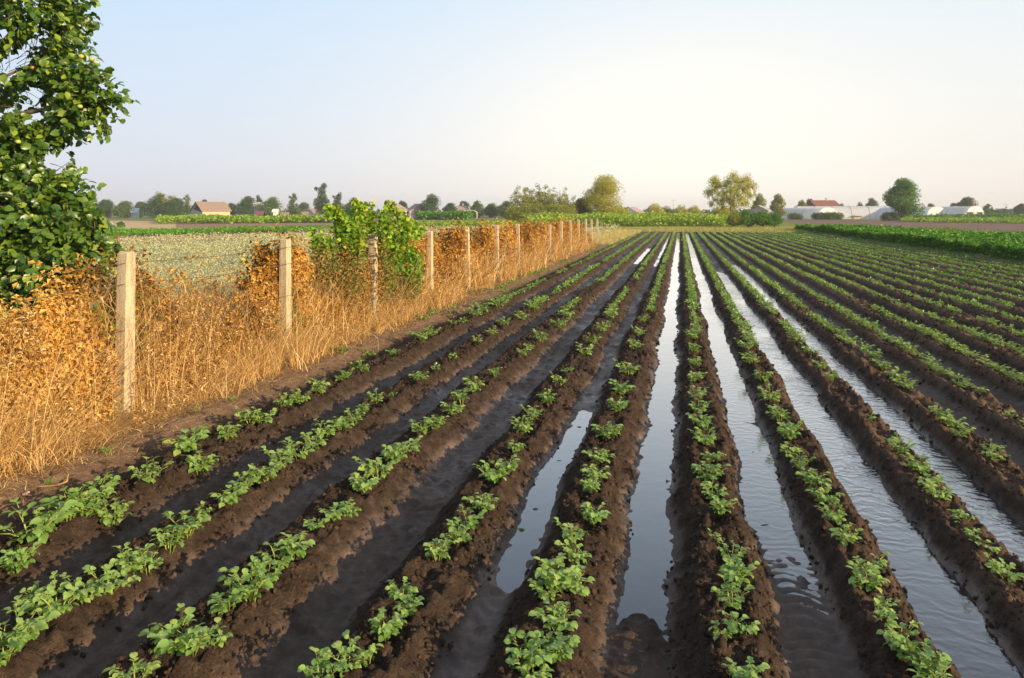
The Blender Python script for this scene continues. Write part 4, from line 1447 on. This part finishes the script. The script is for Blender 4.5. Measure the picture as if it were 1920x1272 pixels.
# ------------------------------------------------------------------ far trees and shrubs
def far_tree(name, px0, topy, wpx, Zc, mkey, label, cat='tree', style='round', dens=1.0, group=None, leaf=None, trunk=True, base_off=0.0):
    p = PZ(px0, Zc)
    hgt = H + Zc * (400 - topy) / F
    R = wpx * Zc / F / 2
    o = empty(name, (p[0], p[1], 0), label, cat, group, 0)
    Ls = []
    if style == 'round':
        nlb = int(13 * max(1, .75 * hgt / (2 * R)))
        zb = hgt * .06
        for k in range(nlb):
            a = 2.4 * k
            rr = R * .62 * math.sqrt(((k * .381) % 1))
            zz = zb + (hgt - zb) * (0.14 + 0.66 * (k * .618 % 1))
            Ls.append((rr * math.cos(a), rr * math.sin(a), zz, R * rng.uniform(.36, .52)))
        Ls.append((0, 0, hgt - R * .42, R * .42))
        Ls.append((R * .2, 0, hgt * .62, R * .7))
        Ls.append((0, 0, hgt * .45, R * .6))
    elif style == 'tall':       # stacked uneven masses
        for z_, x_, r_ in ((.25, 0, .75), (.42, -.25, .6), (.45, .4, .5), (.62, 0, .45), (.78, .1, .42), (.9, .2, .3), (.82, -.45, .2), (.3, .5, .5)):
            Ls.append((x_ * R, rng.uniform(-.2, .2) * R, z_ * hgt, r_ * R * .9))
    elif style == 'spiky':
        for k in range(14):
            a = 2.4 * k
            rr = R * .8 * math.sqrt((k + .3) / 14)
            x_, y_ = rr * math.cos(a), rr * math.sin(a)
            hh = hgt * (1 - .35 * rng.random()) * (1 - .25 * rr / R)
            for j in range(5):
                t = .15 + .85 * j / 4
                Ls.append((x_ * (.8 + .3 * t), y_, hh * t - R * .1, R * .42 * (1.15 - .8 * t)))
    elif style == 'airy':
        for k in range(46):
            a = 2.4 * k
            rr = R * .92 * math.sqrt((k + .3) / 46)
            dz = math.sqrt(max(0, 1 - (rr / R) ** 2))
            Ls.append((rr * math.cos(a), rr * math.sin(a), hgt * .55 + hgt * .40 * dz * rng.uniform(-.95, 1), R * rng.uniform(.15, .30)))
    elif style == 'low':
        for k in range(9):
            a = 2.4 * k
            rr = R * .72 * math.sqrt((k + .3) / 9)
            Ls.append((rr * math.cos(a), rr * math.sin(a), hgt * rng.uniform(.3, .55), min(R * .45, hgt * .5)))
        Ls.append((0, 0, hgt * .55, hgt * .45))
    Ls = np.array(Ls)
    # trim to the height
    Ls[:, 2] = np.minimum(Ls[:, 2], hgt - Ls[:, 3] * .95)
    lf = leaf or max(.16, Zc / 683 * .85)
    area = (Ls[:, 3] ** 2).sum() * 12.6
    n = int(min(9000 if Zc > 160 else 20000, max(260, area / (lf * lf) * 2.0 * dens)))
    pts, d = cloud(Ls, n, .38 if style != 'airy' else .8)
    keep = (pts[:, 2] > .05) & (rng.random(n) < (.999 if style != 'airy' else .9)) & (vnoise(pts[:, 0] * 1.7 / max(R, 1) * 3 + px0, pts[:, 2] * 1.7 / max(R, 1) * 3 + pts[:, 1] / max(R, 1) * 2, 900) > .24)
    pts = pts[keep]
    n = len(pts)
    V, fs, A = merge([scatter('fold', pts, rdir(n), rdir(n, 0, 1) + d[keep] * .6, lf * rng.uniform(.6, 1.4, n), np.clip(rng.normal(.5, .2, n), 0, 1))])
    link('crown' if cat == 'tree' else 'foliage', make_mesh('crown', V, fs, [M[mkey]], False, {'v': A}), o)
    mb = MB()
    tr = max(.10, hgt * .028) * (.6 if style == 'airy' else 1)
    mb.tube([(0, 0, -.1), (tr * .4, 0, hgt * .25), (0, tr * .3, hgt * .5), (0, 0, hgt * .8)], [tr, tr * .8, tr * .55, tr * .2], 7)
    for L_ in Ls[rng.permutation(len(Ls))[:10]]:
        s_ = np.array([0, 0, min(hgt * .35, L_[2] * .7)])
        e_ = L_[:3]
        mb.tube([s_, s_ * .5 + e_ * .5 + [0, 0, .1 * R], e_], [tr * .5, tr * .3, tr * .12], 5)
    mb.build('trunk' if cat == 'tree' else 'stem', M['bark'], o, smooth=True)
    return o


G1 = 'distant village trees'
T = far_tree
T('broadleaf_tree', 195, 374, 46, 235, 'treedark', 'dark rounded tree just past the apple tree boughs', group=G1)
T('broadleaf_tree', 232, 377, 44, 230, 'treemid', 'lighter green rounded tree beside the pale blue shed', group=G1)
T('broadleaf_tree', 262, 378, 34, 262, 'treedark', 'dark tree standing behind the pale blue shed', group=G1)
T('broadleaf_tree', 292, 366, 62, 225, 'treedark', 'wide dark tree in the big clump next to the tan roofed house', group=G1)
T('broadleaf_tree', 316, 357, 54, 228, 'treeolive', 'taller thin topped olive tree in the clump by the tan roofed house', group=G1, style='airy')
T('broadleaf_tree', 326, 372, 52, 222, 'treedark', 'low dark tree at the front of the clump by the tan roofed house', group=G1)
T('slender_tree', 350, 364, 26, 226, 'treemid', 'slender reddish stemmed tree touching the tan roofed house', group=G1, style='tall')
T('broadleaf_tree', 383, 374, 26, 262, 'treedark', 'treetop showing just above the tan roof', group=G1)
T('broadleaf_tree', 432, 381, 30, 250, 'treedark', 'low dark tree just past the tan roofed house', group=G1)
T('broadleaf_tree', 462, 368, 46, 236, 'treedark', 'dark dense tree with a maroon shed under it', group=G1)
T('broadleaf_tree', 484, 366, 20, 262, 'treedark', 'dark treetop peeking over the grey roof', group=G1)
T('broadleaf_tree', 508, 370, 56, 238, 'treemid', 'broad olive green tree with a small white wall under it', group=G1)
T('slender_tree', 549, 361, 30, 240, 'treemid', 'upright brownish green tree with a narrow top', group=G1, style='tall')
T('broadleaf_tree', 568, 380, 30, 330, 'treedark', 'small hazy bluish tree far behind the others', group=G1)
T('poplar_tree', 603, 342, 44, 236, 'treedark', 'tallest dark teal tree with stacked uneven tufts', group=G1, style='tall')
T('broadleaf_tree', 632, 360, 34, 238, 'treedark', 'dark pointed tree leaning against the tallest tufted tree', group=G1, style='tall')
T('broadleaf_tree', 663, 370, 44, 242, 'treemid', 'mid green tree behind the top of the vine bush', group=G1)
T('broadleaf_tree', 753, 376, 28, 250, 'treedark', 'small dark tree between the two pinkish roofs', group=G1)
T('broadleaf_tree', 808, 363, 46, 236, 'treedark', 'rounded dark tree standing over the white gable', group=G1)
T('broadleaf_tree', 843, 381, 34, 240, 'treedark', 'low dark tree beside the rounded one over the white gable', group=G1)
T('broadleaf_tree', 868, 377, 32, 258, 'treedark', 'dark tree behind the pink roofed house and white car port', group=G1)
T('broadleaf_tree', 894, 376, 30, 246, 'treemid', 'olive round tree just past the white car port', group=G1)
T('broadleaf_tree', 921, 381, 34, 246, 'treemid', 'small pale green tree between two olive ones', group=G1)
T('broadleaf_tree', 948, 377, 38, 240, 'treemid', 'olive tree touching the tall spiky thicket', group=G1)
T('broadleaf_tree', 985, 338, 66, 118, 'treeolive', 'spiky topped tree at the dark end of the tall thicket', style='spiky', leaf=.17, dens=1.6)
T('broadleaf_tree', 1012, 331, 62, 121, 'treeolive', 'tallest spire of the spiky thicket', style='spiky', leaf=.17, dens=1.6)
T('broadleaf_tree', 1050, 341, 66, 118, 'treeolive', 'yellowish spiky tree at the sunny end of the thicket', style='spiky', leaf=.17, dens=1.6)
T('broadleaf_tree', 1088, 372, 54, 122, 'treeolive', 'low olive tree filling the gap before the glow tinted tree', style='round')
T('broadleaf_tree', 1130, 326, 92, 120, 'treeglowtint', 'big glow tinted yellow tree near the far end of the rows', style='round', leaf=.17, dens=1.2)
for k, (a, b, w_, l_) in enumerate(((985, 380, 84, 'brown green shrub at the foot of the spiky trees'), (1040, 382, 80, 'low bronze shrub under the yellowish spiky tree'), (1158, 384, 46, 'low glow tinted shrub at the foot of the glow tinted tree'))):
    T('shrub', a, b, w_, 112, 'treeolive' if k < 2 else 'treeglowtint', l_, 'shrub', 'low', group='shrubs under the thicket')
T('broadleaf_tree', 1228, 381, 36, 250, 'treeglowtint', 'low glow tinted yellow tree beside the small white house', group=G1, style='low')
T('broadleaf_tree', 1250, 386, 24, 262, 'treeolive', 'small yellow green tree behind the corn strip', group=G1, style='low')
T('broadleaf_tree', 1277, 383, 32, 256, 'treeglowtint', 'flat glow tinted yellow tree midway between big glow tinted and airy trees', group=G1, style='low')
T('broadleaf_tree', 1302, 385, 30, 256, 'treeglowtint', 'low glow tinted yellow tree just before the airy tree', group=G1, style='low')
T('broadleaf_tree', 1370, 317, 94, 112, 'treeglowtint', 'large airy pale olive tree with open branches', style='airy', leaf=.16, dens=2.2)
T('broadleaf_tree', 1352, 385, 40, 118, 'treeglowtint', 'low shrubby tree under the airy pale olive tree', style='low')
T('broadleaf_tree', 1423, 362, 32, 190, 'treeolive', 'small rounded tree beside the airy tree', style='round')
T('broadleaf_tree', 1458, 363, 34, 190, 'treeolive', 'second small rounded tree closer to the tunnels', style='round')
T('broadleaf_tree', 1503, 375, 26, 235, 'treeolive', 'dull green tree at the end of the red roof', style='round', group=G1)
T('broadleaf_tree', 1518, 372, 26, 262, 'treedark', 'bluish treetop behind the red roofed house', style='round', group=G1)
T('broadleaf_tree', 1578, 382, 14, 290, 'treemid', 'tiny treetop just past the red roof', style='round', group=G1)
T('broadleaf_tree', 1612, 378, 18, 280, 'treemid', 'small treetop over the white tunnel ridge', style='round', group=G1)
T('broadleaf_tree', 1634, 371, 28, 270, 'treemid', 'rounded treetop above the long white tunnel', style='round', group=G1)
T('walnut_tree', 1691, 333, 72, 150, 'treelush', 'dense dark green tree standing alone before the tunnels', style='round', leaf=.26, dens=3.2)
T('shrub', 1668, 398, 36, 149, 'treedark', 'dark shrub at the foot of the lone dense tree', 'shrub', 'low')
T('broadleaf_tree', 1745, 381, 22, 240, 'treemid', 'low treetop over the first arched tunnel', style='round', group=G1)
T('broadleaf_tree', 1788, 381, 26, 240, 'treemid', 'low treetop between the two arched tunnels', style='round', group=G1)
T('broadleaf_tree', 1812, 369, 44, 235, 'treedark', 'flat topped dark tree rising behind the last tunnel', style='round', group=G1)
T('broadleaf_tree', 1853, 382, 18, 262, 'treemid', 'thin pale tree just past the last tunnel', style='airy', group=G1)
T('broadleaf_tree', 1882, 391, 40, 270, 'treedark', 'low dark hedge like tree past the tunnels', style='low', group=G1)
T('broadleaf_tree', 1915, 382, 30, 240, 'treedark', 'dark bluish tree at the edge past the tunnels', style='round', group=G1)
# hedge at the end of the rows: separate bushes grown together
for k, (a, b, w_) in enumerate(((1378, 396, 34), (1402, 392, 40), (1430, 394, 42), (1452, 397, 30))):
    T('hedge_bush', a, b, w_, 78, 'treelush' if k else 'treeolive', ['yellowish end bush of the clipped hedge below the airy tree', 'second bush of the hedge below the airy tree', 'third bush of the hedge at the row ends', 'last hedge bush next to the bare plot'][k], 'bush', 'low', group='hedge at the row ends', leaf=.10, dens=1.3)
T('shrub', 1490, 399, 30, 182, 'treemid', 'small round shrub against the end of the first tunnel', 'shrub', 'low')
T('shrub', 1537, 398, 36, 180, 'treedark', 'dark shrub before the arch of the first tunnel', 'shrub', 'low')
T('shrub', 1562, 397, 40, 180, 'treemid', 'olive shrub before the arch of the first tunnel', 'shrub', 'low')
T('shrub', 1766, 409, 10, 178, 'treedark', 'tiny dark shrub before the second arched tunnel', 'shrub', 'low')
# boundary undergrowth far away that reads as one mass
def far_band(n):
    u = rng.uniform(0, 1, n)
    px_ = -300 + 2600 * u
    Zc = rng.uniform(255, 300, n)
    xc = (px_ - 960) / F
    return Zc * (-ST + xc * CT), Zc * (CT + xc * ST)


veg('far_undergrowth', 'continuous dark scrub along the far edge of the fields', 'scrub', 22000, far_band, 2.6, .12, 'treemid', vmean=.35, clumps=(.05, 803, .3))

# ------------------------------------------------------------------ buildings
M['wall_grey'] = simple('grey_and_shaded_plaster', (0.42, 0.38, 0.35), .9, .12, 1)  # also the shade tone painted on the farm house gable
M['wall_yellow'] = simple('yellow_and_sunlit_plaster', (0.46, 0.38, 0.24), .9, .12, 1)  # also the sunlit tone painted on the farm house front
M['wall_white'] = simple('white_wall', (0.72, 0.68, 0.62), .8, .1, 1)
M['roof_tan'] = simple('tan_roof', (0.27, 0.195, 0.15), .9, .25, 3)
M['roof_pink'] = simple('pinkish_roof', (0.34, 0.25, 0.23), .85, .2, 3)
M['roof_red'] = simple('red_roof', (0.20, 0.085, 0.065), .8, .25, 3)
M['roof_grey'] = simple('grey_roof', (0.34, 0.31, 0.33), .8, .2, 3)
M['dark'] = simple('dark_opening', (0.02, 0.018, 0.02), .6, .2, 3)
M['maroon'] = simple('maroon_panels', (0.20, 0.05, 0.08), .5, .2, 3)
M['teal'] = simple('teal_panels', (0.05, 0.26, 0.24), .5, .2, 3)
M['blue_pale'] = simple('pale_blue_panels', (0.5, 0.62, 0.68), .5, .1, 3)


def house(name, px0, Zc, wpx, eave_px, ridge_px, depth, yaw, label, wall, gable, roof, chimney=True, windows=2, dark_gable=False, cat='house'):
    """ridge along local x; front wall faces local -y"""
    p = PZ(px0, Zc)
    L = wpx * Zc / F
    he = max(0.8, H + Zc * (400 - eave_px) / F)
    hr = max(he + .5, H + Zc * (400 - ridge_px) / F)
    o = empty(name, (p[0], p[1], 0), label, cat, None, yaw)
    D = depth / 2
    a = L / 2
    mb = MB()   # long walls
    for sgn in (-1, 1):
        mb.box(-a, a, sgn * D - .1, sgn * D + .1, -.1, he)
    mb.build('wall', wall, o)
    for sgn in (-1, 1):
        mb = MB()
        x0, x1 = sgn * a - .1, sgn * a + .1
        V = [(x, y, z) for x in (x0, x1) for y, z in ((-D + .1, -.1), (D - .1, -.1), (D - .1, he), (0, hr - .12), (-D + .1, he))]
        mb.add(V, [(4, 3, 2, 1, 0), (5, 6, 7, 8, 9), (0, 1, 6, 5), (1, 2, 7, 6), (2, 3, 8, 7), (3, 4, 9, 8), (4, 0, 5, 9)])
        mb.build('gable', gable, o)
    mb = MB()
    ov, th = .45, .14
    sl = (hr - he) / D
    for sgn in (-1, 1):
        y1, z1 = sgn * (D + ov), he - sl * ov
        V = [(x, y, z) for x in (-a - ov, a + ov) for y, z in ((0, hr), (y1, z1), (y1, z1 + th), (0, hr + th))]
        mb.add(V, [(0, 1, 2, 3), (7, 6, 5, 4), (0, 4, 5, 1), (1, 5, 6, 2), (2, 6, 7, 3), (3, 7, 4, 0)])
    rf = mb.build('roof', roof, o)
    if chimney:
        mb = MB()
        mb.box(a * .3, a * .3 + .5, -.25, .25, hr - .5, hr + .8)
        mb.box(a * .3 - .06, a * .3 + .56, -.31, .31, hr + .8, hr + .92)
        mb.build('chimney', M['wall_grey'], rf)
    for k in range(windows):
        xx = -a + (k + .5) * 2 * a / windows
        mb = MB()
        mb.box(xx - .5, xx + .5, -D - .16, -D - .103, .9, min(he - .3, 2.1))
        f = mb.build('window', M['wall_white'], o)
        mb = MB()
        mb.box(xx - .42, xx + .42, -D - .18, -D - .163, .98, min(he - .38, 2.02))
        mb.build('pane', M['dark'], f)
    if dark_gable:
        mb = MB()
        V = [(x, y, z) for x in (-a - .16, -a - .103) for y, z in ((-D + .5, he - .5), (D * .55, he + .3), (-.1, hr - .5), (-D + .6, he + .1))]
        mb.add(V, [(3, 2, 1, 0), (4, 5, 6, 7), (0, 1, 5, 4), (1, 2, 6, 5), (2, 3, 7, 6), (3, 0, 4, 7)])
        mb.build('loft_opening', M['dark'], o)
    return o


def rad(d): return math.radians(d)


house('farm_house', 395, 200, 50, 395, 379.5, 8, TH + rad(46), 'small house with a tan pitched roof and dark open gable', M['wall_yellow'], M['wall_grey'], M['roof_tan'], False, 0, True)  # yellow front, grey gable: sun and shade put into the wall colours
house('garden_shed', 253, 232, 10, 398, 391, 4, TH + rad(20), 'small pale blue shed among the dark trees', M['blue_pale'], M['blue_pale'], M['blue_pale'], False, 0, cat='shed')
house('village_house', 478, 244, 24, 398, 380, 7, TH + rad(60), 'grey roofed house half hidden behind dense trees', M['wall_grey'], M['wall_grey'], M['roof_grey'], False, 1)
house('maroon_shed', 487, 225, 11, 403, 397, 4, TH + rad(10), 'maroon and blue shed at the foot of the dark tree', M['maroon'], M['maroon'], M['maroon'], False, 0, cat='shed')
house('white_hut', 517, 224, 6, 397, 393, 3, TH + rad(10), 'tiny cream hut against the broad olive tree', M['wall_white'], M['wall_white'], M['wall_white'], False, 0, cat='hut')
house('straw_shed', 535, 222, 10, 404, 399, 4, TH + rad(10), 'low straw coloured shed in the weeds', M['wall_yellow'], M['wall_yellow'], M['roof_tan'], False, 0, cat='shed')
house('straw_shed', 572, 222, 8, 403, 398, 4, TH + rad(20), 'second straw coloured shed below the tallest tree', M['wall_yellow'], M['wall_yellow'], M['roof_tan'], False, 0, cat='shed')
house('village_house', 588, 250, 20, 402, 392, 7, TH + rad(10), 'low pinkish roofed house just before the tallest tree', M['wall_white'], M['wall_white'], M['roof_pink'], False, 1)
house('village_house', 742, 238, 16, 394, 384, 8, TH + rad(50), 'pink roofed house with a brown gable behind the vine', M['wall_grey'], M['maroon'], M['roof_pink'], False, 1)
house('village_house', 783, 240, 14, 396, 383, 8, TH - rad(50), 'house with a steep pale roof under the rounded tree', M['wall_grey'], M['wall_grey'], M['roof_pink'], False, 1)
house('white_gable_shed', 824, 226, 7, 400, 393, 4, TH + rad(80), 'small bright white gable above the corn strip', M['wall_white'], M['wall_white'], M['roof_grey'], False, 0, cat='shed')
house('village_house', 864, 250, 18, 393, 387, 8, TH + rad(10), 'pink roofed brick house behind the white car port', M['roof_pink'], M['roof_pink'], M['roof_pink'], True, 2)
house('teal_shed', 859, 228, 7, 401, 397, 4, TH + rad(10), 'little teal shed beside the white car port', M['teal'], M['teal'], M['teal'], False, 0, cat='shed')
# car port: arched white canopy on posts
p = PZ(880, 226)
cp = empty('car_port', (p[0], p[1], 0), 'white arched car port on thin posts before the village', 'car port', None, TH)
mb = MB()
V, Fc = [], []
for i in range(9):
    t = math.pi * i / 8
    for yy in (-2.2, 2.2):
        for dz in (0, .08):
            V.append((-2.6 * math.cos(t), yy, 1.7 + 1.0 * math.sin(t) + dz))
for i in range(8):
    a = i * 4
    Fc += [(a, a + 4, a + 6, a + 2), (a + 1, a + 3, a + 7, a + 5), (a, a + 1, a + 5, a + 4), (a + 2, a + 6, a + 7, a + 3)]
mb.add(V, Fc)
mb.build('canopy', M['wall_white'], cp)
for sx in (-2.55, 2.55):
    for sy in (-2.1, 2.1):
        mb = MB()
        mb.box(sx - .05, sx + .05, sy - .05, sy + .05, 0, 1.75)
        mb.build('post', M['wall_white'], cp)
house('village_house', 1184, 232, 24, 400, 389, 8, TH + rad(50), 'white house with a pale roof past the glow tinted tree', M['wall_white'], M['wall_white'], M['roof_pink'], False, 2)
house('village_house', 1228, 262, 14, 396, 388, 8, TH + rad(30), 'pale roofed house behind the low yellow tree', M['wall_white'], M['wall_white'], M['roof_pink'], False, 1)
house('village_house', 1424, 186, 11, 395, 386, 5, TH + rad(50), 'small brown roofed house between the two rounded trees', M['wall_grey'], M['wall_grey'], M['roof_grey'], False, 1)
house('village_house', 1542, 236, 44, 389, 376.5, 9, TH + rad(4), 'long house with a red roof behind the plastic tunnels', M['wall_white'], M['roof_red'], M['roof_red'], True, 3)
house('orange_pile_shed', 1602, 205, 12, 407, 402.5, 3, TH, 'low orange brick stack against the long white tunnel', M['wall_yellow'], M['wall_yellow'], M['roof_red'], False, 0, cat='shed')
house('village_house', 1912, 260, 14, 398, 390, 8, TH, 'grey house under the dark tree past the tunnels', M['wall_grey'], M['wall_grey'], M['roof_grey'], False, 1)

# plastic tunnels
def film():
    m, nt = mat('tunnel_film')
    pos = geo_pos(nt)
    n = noise(nt, .8, 4, vec=pos)
    c = ramp(nt, n, [(0.3, (0.78, 0.81, 0.86)), (0.7, (0.90, 0.91, 0.93))])
    p = principled(nt, c, .35, bump(nt, n, .5, .2), .5)
    t = nt.nodes.new('ShaderNodeBsdfTranslucent')
    t.inputs[0].default_value = (.85, .87, .9, 1)
    mx = nt.nodes.new('ShaderNodeMixShader')
    mx.inputs[0].default_value = .5
    nt.links.new(p, mx.inputs[1]); nt.links.new(t.outputs[0], mx.inputs[2])
    out_(nt, mx.outputs[0])
    return m


M['film'] = film()
M['hoop'] = simple('hoop_timber', (0.55, 0.42, 0.30), .8, .2, 4)


def tunnel(px0, Zc, wpx, topy, length, ang, label, doors=0):
    p = PZ(px0, Zc)
    a = wpx * Zc / F / 2
    h = H + Zc * (400 - topy) / F
    o = empty('plastic_tunnel', (p[0], p[1], 0), label, 'greenhouse', 'plastic crop tunnels', TH + rad(ang))
    # local: arch in x, length along +y
    ns, nl = 16, max(3, int(length / 2.5))
    def arc(t, k=1.0): return -a * k * math.copysign(abs(math.cos(t)) ** .8, math.cos(t)), h * k * math.sin(t) ** .85
    mb = MB()
    V, Fc = [], []
    for j in range(nl + 1):
        for i in range(ns + 1):
            x, z = arc(math.pi * i / ns, 1 - (.012 if j % 2 else 0))
            V.append((x, length * j / nl, z))
    for j in range(nl):
        for i in range(ns):
            b = j * (ns + 1) + i
            Fc.append((b, b + ns + 1, b + ns + 2, b + 1))
    mb.add(V, Fc)
    mb.build('cover', M['film'], o, smooth=True)
    for j in range(0, nl + 1, 2):
        mb = MB()
        mb.tube([(arc(math.pi * i / ns, 1.006)[0], length * j / nl, arc(math.pi * i / ns, 1.006)[1]) for i in range(ns + 1)], .05, 5)
        mb.build('hoop', M['hoop'] if j == 0 else M['roof_grey'], o)
    for yy, dr in ((-.02, doors), (length + .02, 0)):
        mb = MB()
        V = [(0, yy, 0)] + [(arc(math.pi * i / ns, .99)[0], yy, arc(math.pi * i / ns, .99)[1]) for i in range(ns + 1)]
        if dr:
            # end wall above the door line
            zd = h * .55
            Vt = [(x, y_, max(z, zd)) for (x, y_, z) in V[1:]]
            mb.add(Vt + [(0, yy, zd)], [(i, i + 1, ns + 1) for i in range(ns)])
            mb.build('end_wall', M['film'], o)
            mb = MB()
            mb.box(-a * .12, a * .12, yy - .06, yy, 0, zd - .02)
            mb.build('door_post', M['hoop'], o)
            for sx in (-.5, .5):
                mb = MB()
                mb.box(a * (sx - .36), a * (sx + .36), yy + .3, yy + .36, 0, zd)
                mb.build('door_opening', M['dark'], o)
        else:
            mb.add(V, [(0, i, i + 1) for i in range(1, ns + 1)])
            mb.build('end_wall', M['film'], o)
    return o


tunnel(1553, 196, 60, 389.5, 22, 30, 'first white plastic tunnel with its arch behind the olive shrubs')
tunnel(1690, 205, 50, 386.5, 30, 80, 'long white plastic tunnel running behind the lone dense tree')
tunnel(1757, 190, 58, 388.0, 22, 24, 'white plastic tunnel with a closed clear arch past the lone tree')
tunnel(1829, 186, 56, 387.0, 22, 24, 'end plastic tunnel with two dark door openings', 1)

# thin utility poles
for (a, Zc, ty, lab) in ((1263, 290, 374, 'thin utility pole over the low yellow trees'), (1886, 300, 381, 'thin utility pole past the last tunnel'), (408, 290, 372, 'thin utility pole rising behind the tan roofed house')):
    p = PZ(a, Zc)
    h = H + Zc * (400 - ty) / F
    o = empty('utility_pole', (p[0], p[1], 0), lab, 'utility pole', 'distant utility poles', TH)
    mb = MB(); mb.tube([(0, 0, -.2), (0, 0, h)], [.16, .10], 8); mb.build('pole', M['wall_grey'], o, smooth=True)
    mb = MB(); mb.box(-.9, .9, -.06, .06, h - .7, h - .58); mb.build('crossarm', M['wall_grey'], o)

# ------------------------------------------------------------------ the evening haze over the land
mb = MB()
mb.box(-2000, 2000, -950, 2000, -1.4, 26)
hz_m = bpy.data.materials.new('evening_haze')
hz_m.use_nodes = True
nt = hz_m.node_tree
for n_ in list(nt.nodes):
    nt.nodes.remove(n_)
pv = nt.nodes.new('ShaderNodeVolumePrincipled')
pv.inputs['Color'].default_value = (0.93, 0.93, 0.95, 1)
pv.inputs['Density'].default_value = 0.00045
pv.inputs['Anisotropy'].default_value = 0.2
o_ = nt.nodes.new('ShaderNodeOutputMaterial')
nt.links.new(pv.outputs[0], o_.inputs['Volume'])
tag(mb.build('haze', hz_m), 'thin pale evening haze over the fields', 'haze', kind='stuff')
